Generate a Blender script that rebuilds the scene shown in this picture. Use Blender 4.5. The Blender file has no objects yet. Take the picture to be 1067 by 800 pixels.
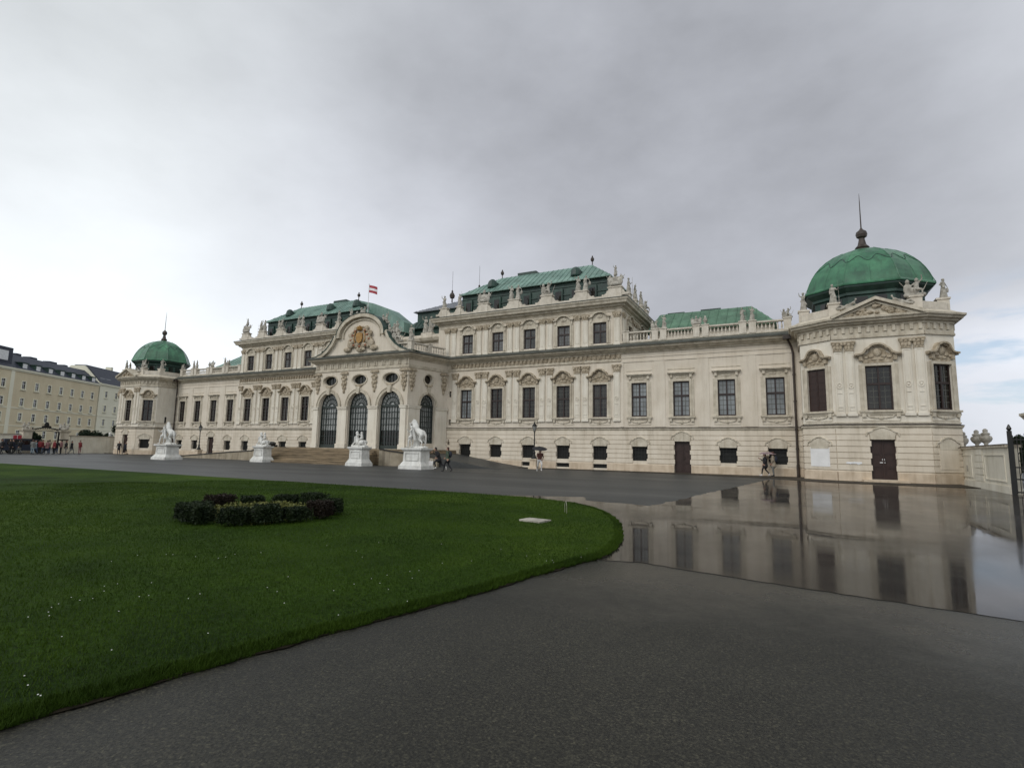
import bpy, bmesh, math, random
import numpy as np
from mathutils import Vector, Matrix
random.seed(7); rng = np.random.default_rng(7)
PI = math.pi; R = math.radians
sc = bpy.context.scene
col = sc.collection

# ------------------------------------------------------------------ materials
def nt(m):
    m.use_nodes = True
    t = m.node_tree; t.nodes.clear()
    out = t.nodes.new('ShaderNodeOutputMaterial')
    b = t.nodes.new('ShaderNodeBsdfPrincipled')
    t.links.new(b.outputs[0], out.inputs[0])
    return t, b
def N(t, kind, **kw):
    n = t.nodes.new(kind)
    for k, v in kw.items():
        if k in n.inputs: n.inputs[k].default_value = v
        else: setattr(n, k, v)
    return n
def ramp(t, fac, stops):
    r = t.nodes.new('ShaderNodeValToRGB')
    els = r.color_ramp.elements
    while len(els) < len(stops): els.new(0.5)
    for e, (p, c) in zip(els, stops):
        e.position = p; e.color = (*c, 1) if len(c) == 3 else c
    t.links.new(fac, r.inputs[0]); return r
def coords(t, scale=(1, 1, 1), src='Object'):
    tc = t.nodes.new('ShaderNodeTexCoord'); mp = t.nodes.new('ShaderNodeMapping')
    mp.inputs['Scale'].default_value = scale
    t.links.new(tc.outputs[src], mp.inputs[0]); return mp.outputs[0]
def wcoords(t, scale=(1, 1, 1)):
    g = t.nodes.new('ShaderNodeNewGeometry'); mp = t.nodes.new('ShaderNodeMapping')
    mp.inputs['Scale'].default_value = scale
    t.links.new(g.outputs['Position'], mp.inputs[0]); return mp.outputs[0]
def noise(t, vec, scale, detail=4, rough=.55):
    n = N(t, 'ShaderNodeTexNoise', Scale=scale, Detail=detail, Roughness=rough)
    t.links.new(vec, n.inputs['Vector']); return n.outputs['Fac']
def mixc(t, fac, a, b, mode='MIX'):
    m = t.nodes.new('ShaderNodeMix'); m.data_type = 'RGBA'; m.blend_type = mode
    for s, v in ((0, fac), (6, a), (7, b)):
        if hasattr(v, 'links') or hasattr(v, 'is_linked'): t.links.new(v, m.inputs[s])
        else: m.inputs[s].default_value = (*v, 1) if isinstance(v, tuple) and len(v) == 3 else v
    return m.outputs[2]
def bump(t, b, h, strength, dist):
    bp = N(t, 'ShaderNodeBump', Strength=strength, Distance=dist)
    t.links.new(h, bp.inputs['Height']); t.links.new(bp.outputs[0], b.inputs['Normal'])
def varied(name, c1, c2, scale=1.0, rough=.8, streak=0.0, cstreak=None, bmp=.2, bd=.01, bs=30, metal=0, spec=.5, stretch=(1, 1, 1)):
    m = bpy.data.materials.new(name); t, b = nt(m)
    v = wcoords(t, stretch)
    r = ramp(t, noise(t, v, scale, 6), [(.3, c1), (.7, c2)])
    out = r.outputs[0]
    if streak:
        n2 = noise(t, wcoords(t, (1.6, 1.6, .16)), 1.3, 5, .65)
        s = ramp(t, n2, [(.5, (0, 0, 0)), (.78, (1, 1, 1))])
        mul = N(t, 'ShaderNodeMath', operation='MULTIPLY'); t.links.new(s.outputs[0], mul.inputs[0]); mul.inputs[1].default_value = streak
        out = mixc(t, mul.outputs[0], out, cstreak)
        fs = ramp(t, noise(t, wcoords(t, (2.6, 2.6, .4)), 1.2, 5, .65), [(.34, (.90, .88, .85)), (.5, (1, 1, 1)), (.8, (1.03, 1.03, 1.03))])
        out = mixc(t, min(1.0, streak+.2), out, fs.outputs[0], 'MULTIPLY')
    t.links.new(out, b.inputs['Base Color'])
    b.inputs['Roughness'].default_value = rough; b.inputs['Metallic'].default_value = metal
    b.inputs['Specular IOR Level'].default_value = spec
    if bmp: bump(t, b, noise(t, wcoords(t), bs, 3), bmp, bd)
    return m
def plain(name, c, rough=.6, metal=0, spec=.5):
    m = varied(name, tuple(x * .85 for x in c), tuple(min(1, x * 1.15) for x in c), 3, rough, bmp=0, metal=metal, spec=spec)
    return m

M = {}
M['stucco'] = varied('cream_stucco', (.60, .53, .43), (.72, .65, .55), .5, .9, .4, (.36, .305, .225), .25, .01, 20)
M['base'] = varied('base_stucco', (.60, .525, .42), (.73, .655, .545), .6, .9, .5, (.34, .285, .20), .3, .012, 16)
M['white'] = varied('pale_stucco', (.65, .595, .50), (.755, .705, .61), .7, .9, .5, (.42, .37, .29), .2, .008, 20)
M['trim'] = varied('stone_trim', (.43, .38, .295), (.64, .58, .475), 2.0, .85, .75, (.22, .175, .12), .5, .03, 9)
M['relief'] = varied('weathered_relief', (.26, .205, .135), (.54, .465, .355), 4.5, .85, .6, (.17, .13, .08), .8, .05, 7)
M['plinth'] = varied('plinth_stone', (.50, .40, .29), (.66, .55, .42), 1.5, .8, .7, (.34, .25, .16), .3, .01, 18)
M['statue'] = varied('statue_stone', (.22, .20, .165), (.52, .49, .43), 4, .85, .6, (.12, .11, .09), .5, .03, 10)
M['marble'] = varied('white_marble', (.54, .53, .50), (.74, .735, .70), 3.0, .6, .6, (.33, .32, .29), .25, .01, 14)
M['gold'] = varied('gilded_shield', (.26, .13, .035), (.40, .23, .07), 5, .45, bmp=.2, metal=.4)
M['redbrown'] = varied('red_brown_relief', (.22, .08, .04), (.35, .15, .08), 6, .7)
M['flash'] = varied('grey_sheet_metal', (.045, .05, .042), (.10, .105, .09), 1.2, .55, bmp=.1)
M['copper_r'] = varied('green_copper_dome', (.02, .10, .052), (.06, .20, .105), .8, .36, .85, (.014, .045, .03), .12, .02, 3)
M['copper'] = varied('pale_copper_roof', (.11, .20, .165), (.20, .31, .265), .9, .55, .45, (.07, .115, .09), .1, .01, 5)
M['copper_g'] = varied('bright_copper_roof', (.05, .125, .072), (.10, .205, .13), .9, .5, .6, (.035, .075, .045), .1, .01, 5)
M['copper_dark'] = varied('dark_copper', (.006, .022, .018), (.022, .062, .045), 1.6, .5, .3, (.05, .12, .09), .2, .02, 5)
M['greyroof'] = varied('grey_sheet_roof', (.16, .17, .19), (.24, .25, .27), 1, .5, bmp=.1)
M['slate'] = varied('blue_slate', (.018, .023, .038), (.04, .048, .068), 2, .6, bmp=.3, bd=.02, bs=12)
M['brown'] = plain('brown_window_wood', (.022, .010, .0075), .5)
M['doorwood'] = varied('dark_door_wood', (.018, .0075, .005), (.038, .015, .010), 4, .5, stretch=(6, 6, .6))
M['bars'] = plain('glazing_bars', (.085, .085, .07), .5)
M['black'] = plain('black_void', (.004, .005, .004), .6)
M['iron'] = plain('black_iron', (.012, .012, .011), .4, .3)
M['greeniron'] = plain('dark_green_iron', (.02, .03, .026), .45)
M['pipe'] = varied('brown_drainpipe', (.02, .014, .01), (.06, .04, .03), 4, .5)
M['plaster_patch'] = varied('fresh_white_plaster', (.70, .69, .68), (.80, .79, .78), 2, .9)
for k_ in ('copper_r', 'copper', 'copper_g'):
    t_ = M[k_].node_tree; b_ = [n for n in t_.nodes if n.type == 'BSDF_PRINCIPLED'][0]
    src = b_.inputs['Base Color'].links[0].from_socket
    pt_ = ramp(t_, noise(t_, wcoords(t_, (1, 1, .7)), .55, 7, .68), [(.32, (.55, .55, .52)), (.5, (1, 1, 1)), (.66, (1.45, 1.4, 1.35))])
    t_.links.new(mixc(t_, .85, src, pt_.outputs[0], 'MULTIPLY'), b_.inputs['Base Color'])
def glassmat(name, c, rough=.08, var=.6, sc_=1.2):
    m = bpy.data.materials.new(name); t, b = nt(m)
    n = noise(t, wcoords(t, (1, 1, .5)), sc_, 3)
    r = ramp(t, n, [(.35, tuple(x * (1 - var) for x in c)), (.65, tuple(min(1, x * (1 + var)) for x in c))])
    t.links.new(r.outputs[0], b.inputs['Base Color'])
    b.inputs['Roughness'].default_value = rough
    bump(t, b, noise(t, wcoords(t), 2.2, 1), .08, .02)
    return m
M['glass_dark'] = glassmat('dark_window_glass', (.014, .012, .010))
M['glass_mid'] = glassmat('reddish_window_glass', (.030, .027, .025), .07, .9, .45)
M['glass_light'] = glassmat('window_glass_with_blind', (.20, .215, .22), .12, .3)
M['glass_arch'] = glassmat('arcade_glass', (.30, .31, .30), .12, .3, .8)

def ground_mats():
    # near wet granite paving
    m = bpy.data.materials.new('wet_granite_paving'); t, b = nt(m)
    v = wcoords(t)
    big = noise(t, v, .45, 8, .68); fine = noise(t, v, 55, 4, .75)
    c = ramp(t, big, [(.25, (.0175, .0168, .0125)), (.75, (.037, .0355, .027))])
    f = ramp(t, fine, [(.34, (.30, .30, .30)), (.5, (.9, .9, .9)), (.66, (1.8, 1.77, 1.65))])
    o = mixc(t, 1.0, c.outputs[0], f.outputs[0], 'MULTIPLY')
    vc = N(t, 'ShaderNodeTexVoronoi', Scale=75.0); t.links.new(v, vc.inputs['Vector']); sc3 = t.nodes.new('ShaderNodeSeparateColor'); t.links.new(vc.outputs['Color'], sc3.inputs[0])
    o = mixc(t, 1.0, o, ramp(t, sc3.outputs[0], [(0, (.6, .6, .6)), (.7, (1.0, 1.0, 1.0)), (.93, (1.45, 1.42, 1.35)), (1, (2.0, 1.95, 1.8))]).outputs[0], 'MULTIPLY')
    vr = N(t, 'ShaderNodeTexVoronoi', Scale=26.0); t.links.new(v, vr.inputs['Vector'])
    sp = ramp(t, vr.outputs['Distance'], [(.04, (1, 1, 1)), (.09, (0, 0, 0))])
    ml = N(t, 'ShaderNodeMath', operation='MULTIPLY'); t.links.new(sp.outputs[0], ml.inputs[0])
    sel = ramp(t, noise(t, v, 9, 2), [(.56, (0, 0, 0)), (.62, (1, 1, 1))]); t.links.new(sel.outputs[0], ml.inputs[1])
    o = mixc(t, ml.outputs[0], o, (.13, .13, .12))
    t.links.new(o, b.inputs['Base Color'])
    rr = N(t, 'ShaderNodeMapRange'); rr.inputs['To Min'].default_value = .42; rr.inputs['To Max'].default_value = .66
    t.links.new(noise(t, v, .5, 5, .65), rr.inputs[0])
    sp3 = t.nodes.new('ShaderNodeSeparateXYZ'); t.links.new(v, sp3.inputs[0])
    dm = N(t, 'ShaderNodeMapRange'); dm.interpolation_type = 'SMOOTHSTEP'
    for i_, q_ in zip((1, 2, 3, 4), (-40.2, -37.3, 0, .62)): dm.inputs[i_].default_value = q_
    ad = N(t, 'ShaderNodeMath', operation='ADD'); t.links.new(sp3.outputs[1], ad.inputs[0])
    ns = N(t, 'ShaderNodeMath', operation='MULTIPLY_ADD'); t.links.new(noise(t, v, .8, 6, .65), ns.inputs[0]); ns.inputs[1].default_value = 5.0; ns.inputs[2].default_value = -2.5
    t.links.new(ns.outputs[0], ad.inputs[1]); t.links.new(ad.outputs[0], dm.inputs[0])
    sb = N(t, 'ShaderNodeMath', operation='MULTIPLY'); om = N(t, 'ShaderNodeMath', operation='SUBTRACT'); om.inputs[0].default_value = 1.0; t.links.new(dm.outputs[0], om.inputs[1])
    t.links.new(rr.outputs[0], sb.inputs[0]); t.links.new(om.outputs[0], sb.inputs[1]); t.links.new(sb.outputs[0], b.inputs['Roughness'])
    b.inputs['Specular IOR Level'].default_value = .26
    bump(t, b, fine, .8, .01)
    M['near'] = m
    # mid forecourt asphalt
    m = bpy.data.materials.new('damp_asphalt'); t, b = nt(m); v = wcoords(t)
    c = ramp(t, noise(t, wcoords(t, (.35, 1, 1)), .35, 6, .6), [(.3, (.030, .0315, .031)), (.7, (.058, .060, .058))])
    f = ramp(t, noise(t, v, 25, 2), [(.3, (.75, .75, .75)), (.7, (1.25, 1.25, 1.25))])
    t.links.new(mixc(t, 1.0, c.outputs[0], f.outputs[0], 'MULTIPLY'), b.inputs['Base Color'])
    rr = N(t, 'ShaderNodeMapRange'); rr.inputs['To Min'].default_value = .38; rr.inputs['To Max'].default_value = .62
    t.links.new(noise(t, wcoords(t, (.3, 1, 1)), .4, 5, .6), rr.inputs[0]); t.links.new(rr.outputs[0], b.inputs['Roughness'])
    b.inputs['Specular IOR Level'].default_value = .26
    bump(t, b, noise(t, v, 30, 3), .6, .01)
    M['asphalt'] = m
    # standing-water paving
    m = bpy.data.materials.new('flooded_paving'); t, b = nt(m); v = wcoords(t)
    c = ramp(t, noise(t, v, .5, 5, .6), [(.3, (.012, .010, .008)), (.7, (.028, .023, .019))])
    t.links.new(c.outputs[0], b.inputs['Base Color'])
    rr = N(t, 'ShaderNodeMapRange'); rr.inputs['From Min'].default_value = .35; rr.inputs['From Max'].default_value = .7
    rr.inputs['To Min'].default_value = .015; rr.inputs['To Max'].default_value = .14
    t.links.new(noise(t, v, .33, 6, .62), rr.inputs[0]); t.links.new(rr.outputs[0], b.inputs['Roughness'])
    b.inputs['IOR'].default_value = 1.33; b.inputs['Specular IOR Level'].default_value = .32
    bump(t, b, noise(t, wcoords(t, (1, 1, 1)), 3.5, 3, .6), .05, .006)
    df = t.nodes.new('ShaderNodeBsdfPrincipled'); t.links.new(c.outputs[0], df.inputs['Base Color']); df.inputs['Roughness'].default_value = .6; df.inputs['Specular IOR Level'].default_value = .15
    mx = t.nodes.new('ShaderNodeMixShader'); fr = N(t, 'ShaderNodeMapRange'); fr.inputs['From Min'].default_value = .3; fr.inputs['From Max'].default_value = .7; fr.inputs['To Min'].default_value = .18; fr.inputs['To Max'].default_value = .48
    t.links.new(noise(t, wcoords(t, (1.0, .35, 1)), .45, 6, .6), fr.inputs[0]); t.links.new(fr.outputs[0], mx.inputs[0]); t.links.new(b.outputs[0], mx.inputs[1]); t.links.new(df.outputs[0], mx.inputs[2])
    t.links.new(mx.outputs[0], [n for n in t.nodes if n.type == 'OUTPUT_MATERIAL'][0].inputs[0])
    M['wet'] = m
    # grass
    m = bpy.data.materials.new('lawn_green'); t, b = nt(m); v = wcoords(t)
    c = ramp(t, noise(t, v, .22, 7, .68), [(.32, (.010, .025, .0015)), (.5, (.025, .054, .0025)), (.72, (.056, .096, .005))])
    f = ramp(t, noise(t, v, 22, 4, .7), [(.3, (.45, .45, .45)), (.7, (1.5, 1.5, 1.5))])
    t.links.new(mixc(t, 1.0, c.outputs[0], f.outputs[0], 'MULTIPLY'), b.inputs['Base Color'])
    b.inputs['Roughness'].default_value = .9; b.inputs['Specular IOR Level'].default_value = .1
    bump(t, b, noise(t, v, 14, 5, .75), .9, .05)
    M['lawn'] = m
ground_mats()
M['blade'] = varied('grass_blades', (.014, .032, .0015), (.044, .082, .004), .6, .7, bmp=0, spec=.15)
M['daisy'] = plain('daisy_white', (.75, .75, .72))
M['sidewalk'] = varied('wet_sidewalk', (.032, .027, .021), (.07, .058, .045), 1.2, .65, spec=.15, bmp=.3, bs=20)
M['shrub'] = varied('dark_shrub_leaves', (.004, .011, .003), (.020, .032, .009), 7, .6, bmp=0, spec=.2)
M['shrubred'] = varied('maroon_shrub_leaves', (.012, .007, .005), (.022, .016, .009), 7, .6, bmp=0, spec=.2)
M['yellowplant'] = varied('yellow_green_plants', (.06, .08, .012), (.14, .13, .02), 7, .7, bmp=0)
M['conifer'] = varied('dark_tree_leaves', (.008, .016, .009), (.025, .04, .018), 3, .7, bmp=0, spec=.2)
M['bark'] = varied('bark', (.05, .04, .03), (.10, .08, .06), 8, .9)
M['yellowwall'] = varied('ochre_facade', (.62, .53, .36), (.70, .61, .43), .3, .9, .15, (.36, .30, .2))
M['palewall'] = varied('pale_yellow_facade', (.74, .71, .56), (.80, .77, .62), .3, .9)
M['gardenwall'] = varied('garden_wall_plaster', (.62, .58, .48), (.76, .72, .62), .9, .9, .6, (.40, .345, .24))
M['step'] = varied('tan_stone_steps', (.10, .075, .045), (.33, .25, .155), 1.6, .75, .3, (.10, .075, .05), .3, .02, 12, stretch=(.35, 1, 5))
M['retain'] = varied('stained_retaining_wall', (.24, .20, .14), (.42, .36, .27), 1.2, .85, .8, (.07, .06, .05))
M['darkcap'] = plain('dark_wet_coping', (.02, .018, .015), .5)
M['skin'] = plain('skin', (.42, .25, .18), .6)
M['dwhite'] = plain('white_paint', (.72, .72, .72), .5)
M['red'] = plain('red_cloth', (.36, .03, .045), .7)
M['flagwhite'] = plain('white_cloth', (.75, .73, .74), .7)
M['lampglass'] = plain('frosted_lamp_glass', (.30, .30, .28), .2)

# ------------------------------------------------------------------ object helpers
def tag(o, label=None, cat=None, group=None, kind=None):
    if label: o['label'] = label
    if cat: o['category'] = cat
    if group: o['group'] = group
    if kind: o['kind'] = kind
    return o
def empty(name, loc=(0, 0, 0), rz=0, parent=None):
    o = bpy.data.objects.new(name, None); col.objects.link(o)
    o.location = loc; o.rotation_euler = (0, 0, rz); o.empty_display_size = .3
    if parent: o.parent = parent
    return o
def link(name, me, parent=None, loc=(0, 0, 0), rz=0):
    o = bpy.data.objects.new(name, me); col.objects.link(o)
    o.location = loc; o.rotation_euler = (0, 0, rz)
    if parent: o.parent = parent
    return o
class MB:
    def __init__(s): s.v = []; s.f = []
    def box(s, x0, x1, y0, y1, z0, z1):
        n = len(s.v)
        s.v += [(x0,y0,z0),(x1,y0,z0),(x1,y1,z0),(x0,y1,z0),(x0,y0,z1),(x1,y0,z1),(x1,y1,z1),(x0,y1,z1)]
        s.f += [tuple(n+i for i in q) for q in ((0,3,2,1),(4,5,6,7),(0,1,5,4),(1,2,6,5),(2,3,7,6),(3,0,4,7))]
        return s
    def frus(s, cx, cy, a0, b0, a1, b1, z0, z1):      # rectangular frustum, half sizes
        n = len(s.v)
        s.v += [(cx-a0,cy-b0,z0),(cx+a0,cy-b0,z0),(cx+a0,cy+b0,z0),(cx-a0,cy+b0,z0),(cx-a1,cy-b1,z1),(cx+a1,cy-b1,z1),(cx+a1,cy+b1,z1),(cx-a1,cy+b1,z1)]
        s.f += [tuple(n+i for i in q) for q in ((0,3,2,1),(4,5,6,7),(0,1,5,4),(1,2,6,5),(2,3,7,6),(3,0,4,7))]
        return s
    def poly(s, pts, y0, y1):                          # polygon in xz extruded along y
        n = len(s.v); k = len(pts)
        s.v += [(x, y0, z) for x, z in pts] + [(x, y1, z) for x, z in pts]
        s.f.append(tuple(n+i for i in range(k))); s.f.append(tuple(n+k+i for i in reversed(range(k))))
        for i in range(k):
            j = (i+1) % k; s.f.append((n+i, n+k+i, n+k+j, n+j))
        return s
    def prism(s, pts, z0, z1):                         # polygon in xy extruded along z
        n = len(s.v); k = len(pts)
        s.v += [(x, y, z0) for x, y in pts] + [(x, y, z1) for x, y in pts]
        s.f.append(tuple(n+i for i in reversed(range(k)))); s.f.append(tuple(n+k+i for i in range(k)))
        for i in range(k):
            j = (i+1) % k; s.f.append((n+i, n+j, n+k+j, n+k+i))
        return s
    def ribbon(s, pts, w, y0, y1, closed=False):       # band of width w along a path in xz
        P = [Vector((a, b)) for a, b in pts]; k = len(P); A = []; B = []
        for i in range(k):
            a = P[(i-1) % k] if (closed or i) else P[0]; c = P[(i+1) % k] if (closed or i < k-1) else P[-1]
            t = (c-a); t = t.normalized() if t.length else Vector((1, 0))
            n = Vector((-t.y, t.x)); A.append(P[i]+n*w/2); B.append(P[i]-n*w/2)
        m = k if closed else k-1
        for i in range(m):
            j = (i+1) % k; n = len(s.v)
            q = [A[i], A[j], B[j], B[i]]
            s.v += [(p.x, y0, p.y) for p in q] + [(p.x, y1, p.y) for p in q]
            s.f += [(n,n+1,n+2,n+3), (n+7,n+6,n+5,n+4), (n,n+4,n+5,n+1), (n+2,n+6,n+7,n+3)]
            if not closed and i == 0: s.f.append((n,n+3,n+7,n+4))
            if not closed and i == m-1: s.f.append((n+1,n+5,n+6,n+2))
        return s
    def lathe(s, cx, cy, prof, seg=12, rot=0):
        n = len(s.v); k = len(prof)
        for i in range(seg):
            a = 2*PI*i/seg+rot
            for r, z in prof: s.v.append((cx+r*math.cos(a), cy+r*math.sin(a), z))
        for i in range(seg):
            j = (i+1) % seg
            for q in range(k-1): s.f.append((n+i*k+q, n+j*k+q, n+j*k+q+1, n+i*k+q+1))
        s.f.append(tuple(n+i*k+k-1 for i in range(seg))); s.f.append(tuple(n+i*k for i in reversed(range(seg))))
        return s
    def tube(s, pts, r, seg=8, r1=None):
        P = [Vector(p) for p in pts]; n = len(s.v); k = len(P)
        for i, p in enumerate(P):
            t = (P[min(i+1, k-1)]-P[max(i-1, 0)]).normalized()
            u = t.cross(Vector((0, 0, 1)));
            if u.length < .05: u = t.cross(Vector((1, 0, 0)))
            u.normalize(); w = t.cross(u)
            rr = r if r1 is None else r+(r1-r)*i/(k-1)
            for a in range(seg):
                an = 2*PI*a/seg; q = p+u*rr*math.cos(an)+w*rr*math.sin(an); s.v.append(tuple(q))
        for i in range(k-1):
            for a in range(seg):
                b = (a+1) % seg; s.f.append((n+i*seg+a, n+i*seg+b, n+(i+1)*seg+b, n+(i+1)*seg+a))
        s.f.append(tuple(n+a for a in range(seg))); s.f.append(tuple(n+(k-1)*seg+a for a in reversed(range(seg))))
        return s
    def ell(s, c, r, u=10, v=7):
        n = len(s.v)
        for i in range(v+1):
            th = PI*i/v
            for j in range(u):
                a = 2*PI*j/u
                s.v.append((c[0]+r[0]*math.sin(th)*math.cos(a), c[1]+r[1]*math.sin(th)*math.sin(a), c[2]+r[2]*math.cos(th)))
        for i in range(v):
            for j in range(u):
                k = (j+1) % u; s.f.append((n+i*u+j, n+(i+1)*u+j, n+(i+1)*u+k, n+i*u+k))
        return s
    def sweep(s, prof, path, closed=False, caps=True): # profile (d outward, z) along xy path; outward = right-hand side of travel
        P = [Vector(p) for p in path]; k = len(P); n = len(s.v); m = len(prof)
        for i in range(k):
            def nr(a, b):
                t = (b-a).normalized(); return Vector((t.y, -t.x))
            if closed or 0 < i < k-1:
                n1 = nr(P[(i-1) % k], P[i]); n2 = nr(P[i], P[(i+1) % k]); w = (n1+n2).normalized(); w /= max(.35, w.dot(n1))
            elif i == 0: w = nr(P[0], P[1])
            else: w = nr(P[-2], P[-1])
            for d, z in prof: s.v.append((P[i].x+w.x*d, P[i].y+w.y*d, z))
        q = k if closed else k-1
        for i in range(q):
            j = (i+1) % k
            for a in range(m-1): s.f.append((n+i*m+a, n+j*m+a, n+j*m+a+1, n+i*m+a+1))
        if caps and not closed:
            s.f.append(tuple(n+a for a in range(m))); s.f.append(tuple(n+(k-1)*m+a for a in reversed(range(m))))
        return s
    def wall(s, x0, x1, z0, z1, ops, depth=.3, y=0, back=False):
        """wall sheet at y (outward = -y) with openings (xa, xb, lo, hi, n)"""
        cuts = {round(x0, 4), round(x1, 4)}; O = []
        for o in ops:
            xa, xb, lo, hi = o[:4]; nn = o[4] if len(o) > 4 else 1
            fl = lo if callable(lo) else (lambda x, c=lo: c)
            fh = hi if callable(hi) else (lambda x, c=hi: c)
            O.append((round(xa, 4), round(xb, 4), fl, fh))
            for i in range(nn+1): cuts.add(round(xa+(xb-xa)*i/nn, 4))
        cuts = sorted(cuts)
        def quad(*p):
            n = len(s.v); s.v.extend(p); s.f.append(tuple(range(n, n+len(p))))
        for a, b in zip(cuts, cuts[1:]):
            if b-a < 1e-4: continue
            mid = (a+b)/2
            act = sorted([o for o in O if o[0]-1e-5 <= mid <= o[1]+1e-5], key=lambda o: o[2](mid))
            pa = pb = z0
            for xa, xb, fl, fh in act:
                la, lb, ha, hb = fl(a), fl(b), fh(a), fh(b)
                if la-pa > 1e-4 or lb-pb > 1e-4: quad((a,y,pa),(b,y,pb),(b,y,lb),(a,y,la))
                quad((a,y,la),(b,y,lb),(b,y+depth,lb),(a,y+depth,la)); quad((a,y,ha),(a,y+depth,ha),(b,y+depth,hb),(b,y,hb))
                if abs(a-xa) < 1e-3 and ha-la > .02: quad((a,y,la),(a,y+depth,la),(a,y+depth,ha),(a,y,ha))
                if abs(b-xb) < 1e-3 and hb-lb > .02: quad((b,y,lb),(b,y,hb),(b,y+depth,hb),(b,y+depth,lb))
                pa, pb = ha, hb
            quad((a,y,pa),(b,y,pb),(b,y,z1),(a,y,z1))
        return s
    def mesh(s, name, mat, smooth=False):
        me = bpy.data.meshes.new(name); me.from_pydata(s.v, [], s.f); me.update()
        if mat: me.materials.append(mat if not isinstance(mat, str) else M[mat])
        if smooth: me.polygons.foreach_set('use_smooth', [True]*len(me.polygons))
        return me
    def obj(s, name, mat, parent=None, loc=(0, 0, 0), rz=0, smooth=False):
        return link(name, s.mesh(name, mat, smooth), parent, loc, rz)
def copy_tree(o, parent=None):
    c = o.copy(); col.objects.link(c)
    if parent is not None: c.parent = parent
    for ch in list(o.children): copy_tree(ch, c)
    return c
def children(o): return [x for x in bpy.data.objects if x.parent == o]

# organic shapes: overlapping tapered capsules fused by a voxel remesh
def capsule(mb, a, b, ra, rb, seg=10):
    a = Vector(a); b = Vector(b)
    mb.ell(a, (ra, ra, ra), seg, 6); mb.ell(b, (rb, rb, rb), seg, 6); mb.tube([a, b], ra, seg, rb)
def organic(name, caps, ells, mats, voxel=.03, slot=None, smooth=True, scale=1.0):
    mb = MB()
    for a, b, ra, rb in caps: capsule(mb, a, b, ra, rb)
    for c, r in ells: mb.ell(c, r, 12, 8)
    me = mb.mesh(name+'_src', None)
    o = bpy.data.objects.new(name+'_src', me); col.objects.link(o)
    md = o.modifiers.new('r', 'REMESH'); md.mode = 'VOXEL'; md.voxel_size = voxel; md.adaptivity = 0
    sm = o.modifiers.new('s', 'SMOOTH'); sm.factor = .5; sm.iterations = 2
    dg = bpy.context.evaluated_depsgraph_get(); dg.update()
    res = bpy.data.meshes.new_from_object(o.evaluated_get(dg)); res.name = name
    bpy.data.objects.remove(o); bpy.data.meshes.remove(me)
    res.materials.clear()
    for m in mats: res.materials.append(M[m] if isinstance(m, str) else m)
    if slot:
        idx = [slot(p.center) for p in res.polygons]; res.polygons.foreach_set('material_index', idx)
    res.polygons.foreach_set('use_smooth', [smooth]*len(res.polygons))
    res.update(); return res

# ------------------------------------------------------------------ the palace
palace = empty('palace'); tag(palace, 'long cream baroque palace with green copper domes and roofs behind the lawn', 'palace')
def px(x, n=16, f=None): return [f(i/n) for i in range(n+1)]
def arc(cx, cz, rx, rz, a0, a1, n=10): return [(cx+rx*math.cos(R(a0+(a1-a0)*i/n)), cz+rz*math.sin(R(a0+(a1-a0)*i/n))) for i in range(n+1)]

def casement(name, w, h, gm, rows=(3, 4), cols=4, split=.41, light=False, parent=palace):
    """brown double window: frame mesh with glass and glazing bars as sub-parts; origin at sill centre, outward -y"""
    f = MB(); y0, y1 = .10, .20
    f.box(-w/2, -w/2+.09, y0, y1, 0, h); f.box(w/2-.09, w/2, y0, y1, 0, h)
    f.box(-w/2+.09, w/2-.09, y0, y1, h-.09, h); f.box(-w/2+.09, w/2-.09, y0, y1, 0, .1)
    zt = h*(1-split)
    f.box(-w/2+.09, w/2-.09, y0-.02, y1-.01, zt-.07, zt+.07)
    f.box(-.05, .05, y0-.012, y1-.02, .1, zt-.07); f.box(-.05, .05, y0-.012, y1-.02, zt+.07, h-.09)
    me_f = f.mesh('window', 'brown')
    g = MB(); g.box(-w/2+.05, w/2-.05, .17, .185, .05, h-.04); me_g = g.mesh('glass', gm)
    b = MB(); t = .016
    for sx in (-1, 1):
        for k in range(1, cols//2):
            x = sx*(w/2-.09)*k/(cols//2) if cols > 2 else 0
            b.box(x-t, x+t, .145, .165, .1, zt-.07); b.box(x-t, x+t, .145, .165, zt+.07, h-.09)
    for i in range(1, rows[1]): z = .1+(zt-.17)*i/rows[1]; b.box(-w/2+.09, w/2-.09, .147, .163, z-t, z+t)
    for i in range(1, rows[0]): z = zt+.07+(h-.16-zt)*i/rows[0]; b.box(-w/2+.09, w/2-.09, .147, .163, z-t, z+t)
    me_b = b.mesh('glazing_bars', 'bars')
    return me_f, me_g, me_b
def put(parts, loc, rz=0, name='window', extra=(), parent=palace):
    o = link(name, parts[0], parent, loc, rz)
    for nm, me in zip(('glass', 'glazing_bars'), parts[1:]): link(nm, me, o)
    for nm, me in extra: link(nm, me, o)
    return o

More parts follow.
